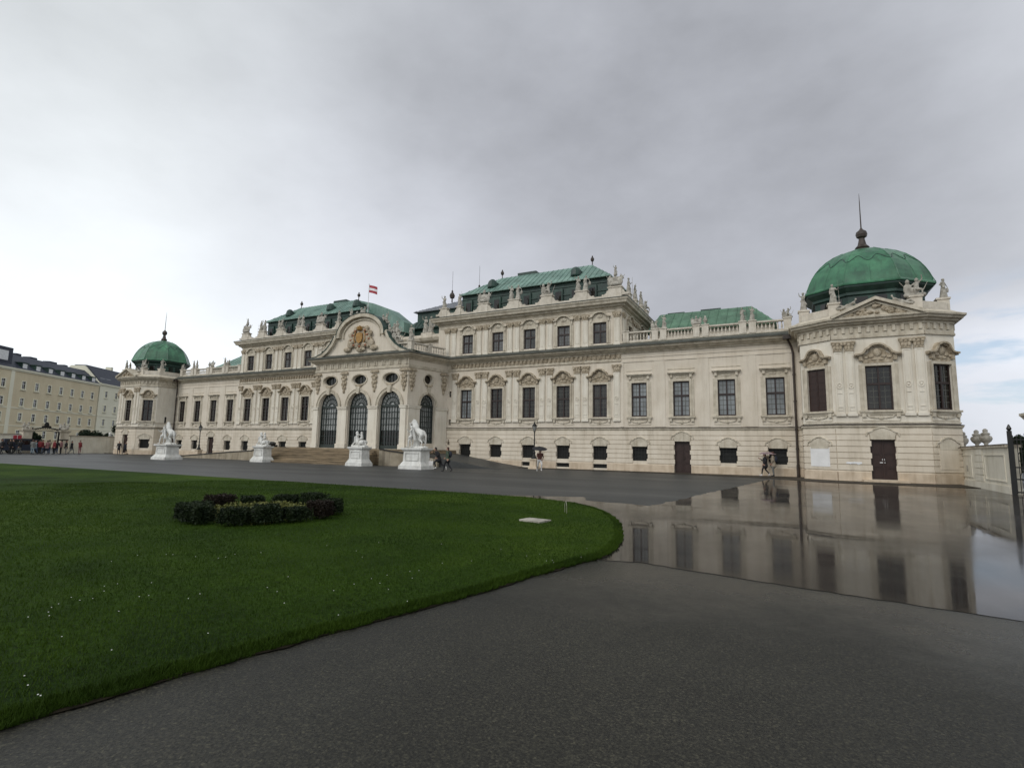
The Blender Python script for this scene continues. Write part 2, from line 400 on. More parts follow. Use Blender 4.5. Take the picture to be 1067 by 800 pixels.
def surround(w, h, lip=.28, sill=True, apron=True, jw=.17):
    s = MB()
    for sx in (-1, 1):
        s.box(sx*(w/2+jw/2)-jw/2, sx*(w/2+jw/2)+jw/2, -.09, 0, .0, h+jw)
        s.box(sx*(w/2+jw+.09)-.09, sx*(w/2+jw+.09)+.09, -.045, 0, .0, h+jw*.6)
    s.box(-w/2, w/2, -.09, 0, h, h+jw)
    if sill:
        s.box(-w/2-.42, w/2+.42, -.2, 0, -.14, -.02); s.box(-w/2-.36, w/2+.36, -.13, 0, -.22, -.14)
        for sx in (-1, 1): s.box(sx*(w/2+.2)-.1, sx*(w/2+.2)+.1, -.14, 0, -.45, -.22)
    if apron:
        s.ribbon([(-w/2, -.28), (-w/2+.1, -.42), (-.22, -.5), (0, -.42), (.22, -.5), (w/2-.1, -.42), (w/2, -.28)], .09, -.07, 0)
        s.ribbon([(-w/2-.3, -.25), (-w/2-.3, -.68), (w/2+.3, -.68), (w/2+.3, -.25)], .05, -.035, 0)
        s.ell((0, -.03, -.5), (.16, .07, .12))
    return s
def pediment_curved(w, z, k=1.0):
    s = MB(); W = w/2+.55
    p = [(-W, z), (-W+.32, z+.02), (-W+.48, z+.10), (-W+.62, z+.34)] + arc(0, z+.36, .42*k, .26*k, 165, 15, 8) + [(W-.62, z+.34), (W-.48, z+.10), (W-.32, z+.02), (W, z)]
    s.ribbon(p, .11, -.36, 0); s.ribbon([(a, b-.10) for a, b in p], .07, -.24, 0)
    # carved field under it
    s.poly([(-w/2-.1, z-.55), (w/2+.1, z-.55), (w/2+.12, z-.05), (.5, z+.1), (.35, z+.4), (-.35, z+.4), (-.5, z+.1), (-w/2-.12, z-.05)], -.06, 0)
    s.ell((0, -.08, z+.12), (.24, .12, .28)); s.ell((0, -.12, z+.18), (.12, .1, .14))
    for sx in (-1, 1):
        s.ell((sx*.34, -.07, z-.12), (.16, .08, .13)); s.ell((sx*.62, -.07, z-.2), (.15, .07, .09)); s.ell((sx*.2, -.06, z-.32), (.18, .06, .08))
        s.box(sx*(w/2+.22)-.1, sx*(w/2+.22)+.1, -.2, 0, z-.4, z-.06)
    return s
def pediment_flat(w, z):
    s = MB(); W = w/2+.42
    s.box(-W, W, -.34, 0, z, z+.07); s.box(-W+.07, W-.07, -.24, 0, z-.08, z); s.box(-w/2-.12, w/2+.12, -.1, 0, z-.2, z-.08)
    s.box(-w/2-.2, w/2+.2, -.04, 0, z-.55, z-.2)
    for sx in (-1, 1): s.box(sx*(w/2+.12)-.09, sx*(w/2+.12)+.09, -.19, 0, z-.36, z-.08); s.ell((sx*.25, -.05, z-.33), (.2, .05, .07))
    s.ell((0, -.06, z-.33), (.11, .06, .1))
    s.ribbon([(-W, z+.38), (W, z+.38)], .05, -.04, 0)
    return s
def pediment_arch(w, z):
    s = MB(); W = w/2+.35
    p = [(-W, z), (-W+.25, z+.02), (-W+.33, z+.12)] + arc(0, z+.08, w/2-.02, .34, 165, 15, 10) + [(W-.33, z+.12), (W-.25, z+.02), (W, z)]
    s.ribbon(p, .1, -.26, 0); s.poly([(-w/2-.05, z-.35), (w/2+.05, z-.35)] + [(a, b-.04) for a, b in arc(0, z+.04, w/2-.02, .33, 15, 165, 8)], -.05, 0)
    s.ell((0, -.06, z+.05), (.3, .07, .18)); s.ell((0, -.1, z+.1), (.14, .07, .12))
    for sx in (-1, 1): s.box(sx*(w/2+.17)-.08, sx*(w/2+.17)+.08, -.13, 0, z-.42, z-.05)
    return s
def hood_small(w, z):          # scalloped hood over ground-floor openings
    s = MB(); W = w/2+.2
    p = [(-W, z-.2), (-W+.06, z+.02), (-W+.3, z+.1), (-w/2+.22, z+.24)] + arc(0, z+.2, w/2-.32, .16, 160, 20, 6) + [(w/2-.22, z+.24), (W-.3, z+.1), (W-.06, z+.02), (W, z-.2)]
    s.ribbon(p, .07, -.13, 0)
    s.poly([(-w/2+.05, z-.42), (w/2-.05, z-.42), (w/2+.02, z-.02), (w/2-.3, z+.18), (0, z+.3), (-w/2+.3, z+.18), (-w/2-.02, z-.02)], -.09, 0)
    return s

W_, H_ = 1.3, 2.86
win_block = casement('w', W_, H_, 'glass_mid'); win_dark = casement('w', W_, H_, 'glass_dark')
win_lit = casement('w', W_, H_, 'glass_light')
win_wing = casement('w', W_, H_, 'glass_light'); M['glass_up'] = glassmat('upper_window_glass', (.10, .10, .10), .1, .85, .5)
win_up = casement('w', 1.25, 1.9, 'glass_up', (2, 3), 4, .42)
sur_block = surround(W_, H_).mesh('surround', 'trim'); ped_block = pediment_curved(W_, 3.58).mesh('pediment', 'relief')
sur_wing = surround(W_, H_).mesh('surround', 'trim'); ped_wing = pediment_flat(W_, 3.52).mesh('pediment', 'trim')
sur_up = surround(1.25, 1.9, apron=False, sill=False).mesh('surround', 'trim'); ped_up = pediment_arch(1.25, 2.4).mesh('pediment', 'trim')
hoodm = hood_small(1.3, 1.6).mesh('hood', 'trim')
doorhood = hood_small(1.35, 2.95).mesh('hood', 'trim')

xs = [9.58+3.45*i for i in range(9)]
ZS, ZL = 4.57, 7.43
GW = (.89, 2.16)
slots = [(7.62, 6.75, 7.35), (7.66, 3.95, 4.5), (7.6, 1.95, 2.5)]

def rustic(x0, x1, ops, y=0, zb=.72, n=7, h=.385):
    """bands of masonry standing 4 cm proud, stopped at openings with toothed jambs"""
    s = MB()
    for k in range(n):
        a, b = zb+k*h, zb+(k+1)*h-.05
        seg = [(x0, x1)]
        for o in ops:
            if o[2] < b and o[3] > a:
                e = .03 if k % 2 else -.06
                nseg = []
                for p, q in seg:
                    if o[0]-e > p and o[0]-e < q: nseg.append((p, o[0]-e))
                    elif o[0]-e >= q: nseg.append((p, q)); continue
                    if o[1]+e < q and o[1]+e > p: nseg.append((o[1]+e, q))
                    elif o[1]+e <= p: nseg.append((p, q))
                seg = nseg
        for p, q in seg:
            if q-p > .02: s.box(p, q, y-.06, y, a, b)
    return s

# main facade wall with every opening cut through
def facade_ops(sgn):
    lo = []; hi = []
    for i, x in enumerate(xs):
        c = sgn*x
        lo.append((c-.65, c+.65, 0.0, 2.7) if i == 6 else (c-.65, c+.65, *GW))
        if i in (2, 3, 4): lo.append((c-.62, c+.62, .18, .53))
        hi.append((c-.65, c+.65, ZS, ZL))
    return lo, hi
lo_all, hi_all = [], []
for s_ in (-1, 1):
    a, b = facade_ops(s_); lo_all += a; hi_all += b
    for x, z0, z1 in slots: (lo_all if z1 < 3.4 else hi_all).append((s_*x-.13, s_*x+.13, z0, z1))
MB().wall(-38.9, 38.9, 0, 3.5, lo_all, .35).obj('wall', 'base', palace)
MB().wall(-38.9, 38.9, 3.5, 10.75, hi_all, .3).obj('wall', 'stucco', palace)
for s_ in (-1, 1):
    lo = [o for o in lo_all if (o[0] > 0) == (s_ > 0)]
    x0, x1 = (7.3, 38.86) if s_ > 0 else (-38.86, -7.3)
    rustic(x0, x1, lo).obj('rusticated_courses', 'base', palace)
    # plinth course
    seg = [(x0, x1)]; m = MB(); cur = x0
    for o in sorted([o for o in lo if o[2] < .6]):
        if o[0]-cur > .1: MB().box(cur, o[0]-.02, -.09, 0, 0, .6).obj('plinth', 'plinth', palace)
        cur = o[1]+.02
    m.box(cur, x1, -.09, 0, 0, .6)
    m.obj('plinth', 'plinth', palace)

# dark fills behind the ground floor, cellar and slot openings (rooms are unlit)
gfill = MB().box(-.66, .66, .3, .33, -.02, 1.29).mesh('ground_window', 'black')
ggrid = MB()
for i in range(1, 5): ggrid.box(-.65+1.3*i/5-.015, -.65+1.3*i/5+.015, .12, .15, 0, 1.27)
for i in range(1, 4): ggrid.box(-.65, .65, .125, .145, 1.27*i/4-.015, 1.27*i/4+.015)
ggrid = ggrid.mesh('grille', 'iron')
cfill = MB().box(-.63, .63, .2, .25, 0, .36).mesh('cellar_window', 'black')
cgr = MB()
for i in range(1, 9): cgr.box(-.62+1.24*i/9-.012, -.62+1.24*i/9+.012, .06, .085, 0, .35)
cgr = cgr.mesh('grille', 'iron')
def door_mesh(w, h):
    d = MB(); d.box(-w/2, w/2, .22, .3, 0, h); d.box(-.035, .035, .185, .22, 0, h)
    for sx in (-1, 1):
        for a, b in ((.15, h*.28), (h*.32, h*.62), (h*.66, h-.12)):
            x0, x1 = sorted((sx*.1, sx*(w/2-.12)))
            d.ribbon([(x0, a), (x1, a), (x1, b), (x0, b)], .05, .195, .22, closed=True)
    return d.mesh('door', 'doorwood')
dm = door_mesh(1.32, 2.7)
handle = MB().tube([(.12, .17, 1.05), (.12, .15, 1.3)], .025).mesh('door_handle', 'pipe')
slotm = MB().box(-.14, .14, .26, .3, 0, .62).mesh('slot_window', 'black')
ventm = MB().box(-.16, .16, -.085, -.072, 0, .16).mesh('vent', 'black')
for s_ in (-1, 1):
    for i, x in enumerate(xs):
        c = s_*x
        blk = i < 5
        if i == 6:
            o = link('door', dm, palace, (c, 0, 0)); link('door_handle', handle, o); link('hood', doorhood, o)
        else:
            o = link('ground_window', gfill, palace, (c, 0, GW[0])); link('grille', ggrid, o); link('hood', hoodm, o)
        if i in (2, 3, 4):
            o = link('cellar_window', cfill, palace, (c, 0, .175)); link('grille', cgr, o)
        if blk:
            put({0: win_lit, 1: win_dark, 3: win_dark}.get(i, win_block) if s_ > 0 else (win_block, win_dark)[i % 2], (c, 0, ZS), 0, extra=(('surround', sur_block), ('pediment', ped_block)))
            put(win_up, (c, 0, 11.09), 0, extra=(('surround', sur_up), ('pediment', ped_up)))
        else:
            put(win_wing if s_ > 0 else win_block, (c, 0, ZS), 0, extra=(('surround', sur_wing), ('pediment', ped_wing)))
    for x, z0, z1 in slots: link('slot_window', slotm, palace, (s_*x, 0, z0))
    for x in (21.55, 26.66, 31.99, 37.4): link('vent', ventm, palace, (s_*x, 0, .3))

# pilasters
def pilaster(w=.56, z0=4.35, z1=8.5, cap=.62, orn=True):
    p = MB(); p.box(-w/2, w/2, -.1, 0, z0, z1); p.box(-w/2-.05, w/2+.05, -.15, 0, z0-.16, z0+.02)
    p.ribbon([(-w/2+.09, z0+.2), (w/2-.09, z0+.2), (w/2-.09, z1-.15), (-w/2+.09, z1-.15)], .025, -.125, -.1, closed=True)
    if orn:
        zc = (z0+z1)/2-.25; p.ribbon(arc(0, zc, .15, .17, 0, 342, 14), .04, -.14, -.1, closed=True)
        p.ell((0, -.11, zc), (.07, .05, .08)); p.box(-w/2+.1, w/2-.1, -.135, -.1, zc-.5, zc-.45); p.box(-w/2+.1, w/2-.1, -.135, -.1, z0+.42, z0+.47)
    c = MB(); c.poly([(-w/2, z1+.03), (w/2, z1+.03), (w/2+.1, z1+cap-.12), (-w/2-.1, z1+cap-.12)], -.14, 0)
    c.box(-w/2-.14, w/2+.14, -.2, 0, z1+cap-.12, z1+cap); c.box(-w/2-.03, w/2+.03, -.15, 0, z1-.03, z1+.03)
    for sx in (-1, 1): c.ell((sx*(w/2), -.15, z1+cap-.2), (.11, .08, .1))
    for q in range(3): c.ell(((q-1)*.18, -.15, z1+.2), (.09, .05, .16))
    c.ell((0, -.16, z1+.4), (.1, .06, .1))
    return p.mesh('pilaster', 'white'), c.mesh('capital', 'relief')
pil = pilaster(); pil_p = pilaster(.46); pil_up = pilaster(.5, 11.0, 13.35, .42, False)
def put_pil(pm, loc, rz=0):
    o = link('pilaster', pm[0], palace, loc, rz); link('capital', pm[1], o)
for s_ in (-1, 1):
    for i in range(4):
        c = (xs[i]+xs[i+1])/2
        for d in (-.38, .38): put_pil(pil, (s_*(c+d), 0, 0)); put_pil(pil_up, (s_*(c+d), 0, 0))
    put_pil(pil, (s_*24.9, 0, 0)); put_pil(pil, (s_*8.2, 0, 0)); put_pil(pil_up, (s_*24.95, 0, 0)); put_pil(pil_up, (s_*7.9, 0, 0)); put_pil(pil_up, (s_*7.1, 0, 0))
# flat strips between the wing windows
for s_ in (-1, 1):
    m = MB()
    for c in (25.35, 28.55, 32.0, 35.45, 38.1):
        w = .45 if c in (28.55, 32.0, 35.45) else .16
        m.box(s_*c-w, s_*c+w, -.035, 0, 3.72, 9.25)
    m.box(min(s_*25.3, s_*38.38), max(s_*25.3, s_*38.38), -.06, 0, 9.25, 9.36)
    m.box(min(s_*25.3, s_*38.38), max(s_*25.3, s_*38.38), -.05, 0, 9.62, 9.7)
    m.obj('wall_panel', 'stucco', palace)

# string course, entablature, cornices (swept profiles); outward is the right-hand side of travel
STR = [(0, 3.3), (.05, 3.34), (.05, 3.42), (.13, 3.5), (.15, 3.6), (0, 3.63)]
STRL = [(0, 3.612), (.17, 3.604), (.175, 3.64), (0, 3.68)]
COR = [(0, 10.0), (.1, 10.03), (.14, 10.14), (.34, 10.2), (.40, 10.3), (.62, 10.34), (.66, 10.44), (.74, 10.5), (.74, 10.52), (0, 10.54)]
CORL = [(0, 10.53), (.80, 10.50), (.82, 10.62), (.78, 10.64), (.3, 10.80), (.0, 10.95)]
FRI = [(0, 9.36), (.1, 9.38), (.12, 9.5), (.06, 9.52), (.06, 9.6), (0, 9.62)]
porR = [(6.1, -4.9), (7.3, 0)]
pathR = [(6.1, -4.9), (7.25, -.3), (7.6, 0), (38.86, 0)]
pathL = [(-38.86, 0), (-7.6, 0), (-7.25, -.3), (-6.1, -4.9)]
for p, q in (([(7.3, 0), (38.86, 0)], 0), ([(-38.86, 0), (-7.3, 0)], 0)):
    MB().sweep(STR, p).obj('string_course', 'trim', palace); MB().sweep(STRL, p).obj('string_course_flashing', 'pipe', palace)
MB().sweep(COR, [(-38.86, 0), (-7.6, 0), (-7.2, -.4), (-6.1, -4.9), (6.1, -4.9), (7.2, -.4), (7.6, 0), (38.86, 0)]).obj('cornice', 'trim', palace)
MB().sweep(CORL, [(-38.86, 0), (-7.6, 0), (-7.2, -.4), (-6.1, -4.9), (6.1, -4.9), (7.2, -.4), (7.6, 0), (38.86, 0)]).obj('cornice_flashing', 'flash', palace)
for p in ([(7.4, 0), (25.3, 0)], [(-25.3, 0), (-7.4, 0)]): MB().sweep(FRI, p).obj('architrave', 'trim', palace)
for s_ in (-1, 1):
    m = MB(); x = 7.9; m.box(min(s_*7.6, s_*25.3), max(s_*7.6, s_*25.3), -.03, 0, 9.64, 10.02)
    while x < 25.2: m.box(s_*x-.1, s_*x+.1, -.13, 0, 9.64, 10.02); m.ell((s_*x, -.14, 9.8), (.06, .05, .12), 6, 4); x += .43
    m.obj('frieze', 'relief', palace)

# parapet / attic above the wings
def baluster(h=.62):
    return [(.045, 0), (.07, 0), (.07, .05), (.035, .1), (.075, .24), (.06, .36), (.03, .48), (.055, .56), (.055, h)]
def balustrade(x0, x1, y, z, peds, parent=palace, name='balustrade', loc=(0, 0, 0), rz=0, step=.26, pw=.26):
    m = MB(); m.box(x0, x1, y-.16, y+.16, z, z+.14); m.box(x0, x1, y-.17, y+.17, z+.78, z+.9)
    edges = sorted([x0]+[q for p in peds for q in (p-pw, p+pw)]+[x1])
    for p in peds:
        m.box(p-pw, p+pw, y-.22, y+.22, z+.01, z+.92); m.box(p-pw-.05, p+pw+.05, y-.27, y+.27, z+.92, z+1.0)
    for a, b in zip(edges[::2], edges[1::2]):
        n = int((b-a)/step)
        for i in range(n):
            xx = a+(b-a)*(i+.5)/max(n, 1)
            m.lathe(xx, y, [(r*1.0, z+.14+hh*1.03) for r, hh in baluster()], 6)
    return m.obj(name, 'marbleish', parent, loc, rz)
M['marbleish'] = varied('balustrade_stone', (.52, .47, .39), (.68, .62, .53), 3, .85, .6, (.3, .26, .2), .2, .01, 14)
for s_ in (-1, 1):
    a, b = sorted((s_*25.3, s_*38.5)); MB().box(a, b, .02, .6, 10.6, 11.02).obj('parapet_base', 'trim', palace)
    balustrade(a, b, .2, 11.02, [s_*q for q in (25.7, 28.2, 28.9, 31.55, 32.25, 35.05, 35.75, 38.2)])

# upper storeys of the two blocks
U0, U1 = 6.05, 25.35
UC = [(0, 14.1), (.06, 14.12), (.1, 14.22), (.3, 14.3), (.34, 14.42), (.6, 14.5), (.66, 14.68), (.75, 14.78), (.77, 14.9), (0, 14.93)]
UCL = [(0, 14.92), (.79, 14.9), (.8, 14.97), (0, 15.1)]
for s_ in (-1, 1):
    a, b = sorted((s_*U0, s_*U1)); YB = 9.7
    ops = [(s_*x-.625, s_*x+.625, 11.09, 12.99) for x in xs[:5]]
    MB().wall(a, b, 10.7, 14.95, ops, .3).obj('wall', 'stucco', palace)
    m = MB(); m.wall(0, YB, 10.7, 14.95, [(2.1, 3.3, 11.09, 12.99), (5.9, 7.1, 11.09, 12.99)], .3)
    m.obj('wall', 'stucco', palace, (s_*U1, 0 if s_ > 0 else YB, 0), R(90) if s_ > 0 else R(-90))
    m = MB(); m.box(a, b, YB-.2, YB, 10.7, 14.95); m.box(s_*U0-.1, s_*U0+.1, .02, YB-.2, 10.7, 14.95); m.obj('wall', 'stucco', palace)
    for q in (2.7, 6.5):
        put(win_up, (s_*U1, q, 11.09), R(90) if s_ > 0 else R(-90), extra=(('surround', sur_up), ('pediment', ped_up)))
    for q in (.55, 4.2, 5.0, 8.9): put_pil(pil_up, (s_*U1, q, 0), R(90) if s_ > 0 else R(-90))
    path = [(a, 0), (b, 0), (b, YB)] if s_ > 0 else [(a, YB), (a, 0), (b, 0)]
    full = [(a, YB), (a, 0), (b, 0), (b, YB)]
    MB().sweep(UC, full, caps=True).obj('upper_cornice', 'trim', palace); MB().sweep(UCL, full).obj('cornice_flashing', 'flash', palace)
    MB().box(a, b, -.03, 0, 10.85, 10.98).obj('wall_panel', 'trim', palace)
    m = MB(); x = a+.1
    while x < b: m.box(x-.07, x+.07, -.36, -.1, 14.32, 14.42); x += .36
    y = .2
    while y < YB:
        for xe in (s_*U1,): m.box(min(xe+s_*.1, xe+s_*.36), max(xe+s_*.1, xe+s_*.36), y-.07, y+.07, 14.32, 14.42)
        y += .36
    m.obj('dentils', 'trim', palace)
    m = MB(); m.box(a+.1, b-.1, -.045, 0, 13.85, 13.93); m.box(a+.1, b-.1, -.03, 0, 13.93, 14.05); m.obj('architrave', 'trim', palace)
    # stepped attic parapet with pedestals
    def attic(L, peds, loc, rz):
        m = MB(); m.box(0, L, -.12, .22, 14.95, 15.34)
        for p, w in peds:
            m.box(p-w, p+w, -.17, .3, 15.0, 16.0); m.box(p-w-.07, p+w+.07, -.23, .36, 16.0, 16.1)
            for sg in (-1, 1):
                m.poly([(p+sg*w, 15.3), (p+sg*(w+.62), 15.3), (p+sg*(w+.6), 15.5), (p+sg*(w+.42), 15.46), (p+sg*(w+.2), 15.6), (p+sg*(w+.16), 15.78), (p+sg*w, 15.8)], -.1, .2)
        m.obj('parapet', 'marbleish', palace, loc, rz)
    mid = [((xs[i]+xs[i+1])/2-U0, .55) for i in range(4)]
    pd = [(.5, .4), (2.35, .25)]+mid+[(U1-U0-.55, .6)]
    if s_ < 0: pd = [(U1-U0-p, w) for p, w in pd]
    attic(U1-U0, pd, (a, 0, 0), 0)
    sd = [(2.6, .35), (4.9, .35), (7.2, .35), (9.2, .4)]
    if s_ > 0: attic(YB, sd, (s_*U1, 0, 0), R(90))
    else: attic(YB, [(YB-p, w) for p, w in sd], (s_*U1, YB, 0), R(-90))

# hip roofs with standing seams
def hip(x0, x1, y0, y1, ze, rx0, rx1, ry0, ry1, zr, seam=.55, eave=.08):
    m = MB(); n = len(m.v)
    m.v += [(x0,y0,ze),(x1,y0,ze),(x1,y1,ze),(x0,y1,ze),(rx0,ry0,zr),(rx1,ry0,zr),(rx1,ry1,zr),(rx0,ry1,zr)]
    m.f += [(0,1,5,4),(1,2,6,5),(2,3,7,6),(3,0,4,7),(4,5,6,7)]
    m.box(x0, x1, y0, y1, ze-eave-.002, ze-.002)
    def seams(p0, p1, q0, q1, k):
        p0, p1, q0, q1 = map(Vector, (p0, p1, q0, q1)); nrm = (p1-p0).cross(q0-p0).normalized()
        L = (p1-p0).length; d = (p1-p0)/L
        ta = (q0-p0).dot(d); tb = (q1-p0).dot(d); up = ((q0-p0)-d*ta)
        i = seam/2
        while i < L:
            f = 1.0
            if i < ta: f = i/ta if ta > 0 else 1
            if i > tb: f = (L-i)/(L-tb)
            a = p0+d*i; b = a+up*f
            if f > .05:
                n = len(m.v); w = d*.02; h = nrm*.045
                m.v.extend([tuple(v) for v in (a-w, a+w, b+w, b-w, a-w+h, a+w+h, b+w+h, b-w+h)])
                m.f.extend([tuple(n+i_ for i_ in q) for q in ((4,5,6,7),(0,1,5,4),(1,2,6,5),(2,3,7,6),(3,0,4,7))])
            i += seam
    V = m.v
    seams(V[0], V[1], V[4], V[5], 0); seams(V[1], V[2], V[5], V[6], 0); seams(V[3], V[0], V[7], V[4], 0)
    return m
finial_m = MB().lathe(0, 0, [(.12, 0), (.05, .15), (.05, .45), (.16, .55), (.2, .7), (.16, .84), (.05, .92), (.09, 1.0), (.02, 1.1)], 8).mesh('finial', 'pipe')
for s_ in (-1, 1):
    a, b = sorted((s_*(U0+1.2), s_*(U1-1.7)))
    m = MB(); m.box(a+.35*0, b, 2.3, 8.0, 15.0, 17.85)
    x = a+.9
    while x < b-.8: m.box(x-.45, x+.45, 2.12, 2.3, 15.4, 17.3); x += 1.72
    for z in (16.0, 16.6, 17.4): m.box(a-.05, b+.05, 2.22, 2.3, z, z+.08)
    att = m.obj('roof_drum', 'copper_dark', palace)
    w = MB(); x = a+.9
    while x < b-.8: w.box(x-.3, x+.3, 2.08, 2.12, 15.7, 17.0); x += 1.72
    w.obj('attic_windows', 'glass_dark', att)
    rx = sorted((s_*10.5, s_*20.9))
    r = hip(a-.15, b+.15, 1.9, 8.4, 17.95, rx[0], rx[1], 5, 5.6, 20.3).obj('roof', 'copper', palace)
    for q in (rx[0], rx[1]): link('finial', finial_m, r, (q, 5.2, 20.25))
    for q in (10.6, 20.0) if s_ > 0 else (-20.3, -12.9, -8.5):
        q2 = q if abs(q) < 22 else s_*19.0
        zz = 18.55
        d = MB(); d.lathe(0, 0, [(.5, 0), (.55, .12), (.5, .5), (.42, .75), (.2, .95)], 10); d.box(-.5, .5, 0, 1.2, 0, .6)
        d.obj('dormer', 'copper_dark', r, (q2, 2.9, zz))
    MB().box(-1.1, 1.1, -.4, .4, 0, .55).obj('chimney', 'copper_dark', r, (s_*13.6, 5.4, 20.05))
    # roofs of the low wings
    wa, wb = sorted((s_*26.6, s_*37.4)); ra, rb = sorted((s_*27.2, s_*35.4))
    MB().box(wa+.2, wb-.2, 4.2, 11.8, 10.6, 12.6).obj('roof_drum', 'stucco', palace)
    rr = hip(wa, wb, 3.8, 12.2, 12.6, ra, rb, 7.2, 9, 15.0, .8).obj('roof', 'copper_g' if s_ > 0 else 'copper', palace)
    MB().box(-.9, .9, -.3, .3, 0, .28).obj('chimney', 'copper_dark', rr, (s_*31.8, 8, 14.98)); MB().box(-.8, .8, -.3, .3, 0, .24).obj('chimney', 'copper_dark', rr, (s_*28.6, 8, 14.98))

# central hall set back between the blocks
MB().box(-6.0, 6.0, 3.0, 12.0, 10.7, 13.75).obj('wall', 'stucco', palace)
MB().sweep([(0, 13.3), (.1, 13.35), (.4, 13.5), (.5, 13.75), (.52, 13.85), (0, 13.9)], [(-5.9, 3.0), (5.9, 3.0)]).obj('upper_cornice', 'trim', palace)
m = MB(); m.box(-5.9, 5.9, 2.9, 3.3, 13.88, 14.25)
for c in (2.2, -2.2, 5.0): m.box(c-.75, c+.75, 2.85, 3.4, 13.9, 14.5)
m.obj('parapet', 'marbleish', palace)
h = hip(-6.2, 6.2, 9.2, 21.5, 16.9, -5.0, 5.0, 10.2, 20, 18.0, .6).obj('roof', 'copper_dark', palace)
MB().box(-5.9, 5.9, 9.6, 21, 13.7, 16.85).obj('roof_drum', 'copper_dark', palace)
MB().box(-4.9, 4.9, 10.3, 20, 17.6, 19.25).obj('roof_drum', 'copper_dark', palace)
h = hip(-5.3, 5.3, 9.9, 20.4, 19.3, -.6, .6, 14.5, 16.0, 21.6, .6).obj('roof', 'greyroof', palace)
rodm = MB().lathe(0, 0, [(.1, 0), (.08, .5), (.3, .6), (.38, .95), (.26, 1.25), (.1, 1.4), (.15, 1.55), (.02, 1.75), (.018, 4.3), (.008, 4.4)], 8).mesh('finial', 'pipe')
link('finial', rodm, h, (-2.2, 14.2, 21.4)); link('finial', rodm, h, (1.6, 15, 21.9))
# lower copper roof running from the left block towards the hall
MB().poly([(-10.4, 20.15), (-7.2, 19.3), (-4.8, 18.35), (-2.3, 16.5), (-2.3, 15.3), (-10.4, 15.3)], 4.4, 6.4).obj('roof', 'copper', palace)
MB().box(-8.3, -2.5, 4.6, 6.2, 13.7, 15.2).obj('roof_drum', 'copper_dark', palace)

# ------------------------------------------------------------------ portico
PY = -4.9; FZ = 1.45
def archf(c, r, zs, k=1.0): return lambda x: zs+k*math.sqrt(max(0, r*r-(x-c)**2))
def ovf(c, a, z, b, s): return lambda x: z+s*b*math.sqrt(max(0, 1-((x-c)/a)**2))
por_ops = []
for c in (-4.0, 0, 4.0):
    por_ops.append((c-1.33, c+1.33, FZ, archf(c, 1.33, 5.6, 1.06), 16))
    por_ops.append((c-.92, c+.92, ovf(c, .92, 8.28, .47, -1), ovf(c, .92, 8.28, .47, 1), 16))
portico = MB().wall(-6.1, 6.1, 0, 10.6, por_ops, .55).obj('portico', 'stucco', palace, (0, PY, 0))
sideL = math.hypot(1.2, 4.9); ang = math.atan2(4.9, 1.2)
sops = [(sideL/2-.98, sideL/2+.92, 2.05, archf(sideL/2-.03, .95, 5.7, 1.15), 14), (sideL/2-.55, sideL/2+.5, ovf(sideL/2-.025, .525, 8.28, .46, -1), ovf(sideL/2-.025, .525, 8.28, .46, 1), 12)]
MB().wall(0, sideL, 0, 10.6, sops, .5).obj('portico_side', 'stucco', palace, (6.1, PY, 0), ang)
MB().wall(0, sideL, 0, 10.6, sops, .5).obj('portico_side', 'stucco', palace, (-7.3, 0, 0), -ang)
# piers, imposts, archivolts
for c in (-4.0, 0, 4.0):
    m = MB()
    m.ribbon(arc(c, 5.6, 1.5, 1.58, 0, 180, 20), .3, -.1, 0); m.ribbon(arc(c, 5.6, 1.66, 1.75, 0, 180, 20), .07, -.15, -.1)
    m.poly([(c-.16, 6.85), (c+.16, 6.85), (c+.25, 7.55), (c-.25, 7.55)], -.24, 0)
    m.ribbon(arc(c, 8.28, 1.0, .555, 0, 345, 24), .12, -.08, 0, closed=True)
    m.obj('archivolt', 'trim', palace, (0, PY, 0))
def pier_box(m, x0, x1):
    m.box(x0, x1, -.12, 0, FZ, 5.35); m.box(x0-.06, x1+.06, -.2, 0, 5.35, 5.6); m.box(x0-.1, x1+.1, -.24, 0, 5.52, 5.6); m.box(x0-.08, x1+.08, -.2, 0, FZ, FZ+.45)
for a, b in ((-6.05, -5.4), (-2.6, -1.42), (1.42, 2.6), (5.4, 6.05)): m = MB(); pier_box(m, a, b); m.obj('pier', 'white', palace, (0, PY, 0))
def por_side(loc, rz):
    c = sideL/2-.03
    for a, b in ((.1, c-1.02), (c+1.02, sideL-.1)): m = MB(); pier_box(m, a, b); m.obj('pier', 'white', palace, loc, rz)
    m = MB(); m.ribbon(arc(c, 5.7, 1.08, 1.25, 0, 180, 18), .22, -.1, 0); m.ribbon(arc(c, 8.28, .62, .54, 0, 345, 20), .12, -.08, 0, closed=True)
    m.poly([(c-.13, 6.9), (c+.13, 6.9), (c+.2, 7.5), (c-.2, 7.5)], -.22, 0); m.obj('archivolt', 'trim', palace, loc, rz)
por_side((6.1, PY, 0), ang); por_side((-7.3, 0, 0), -ang)
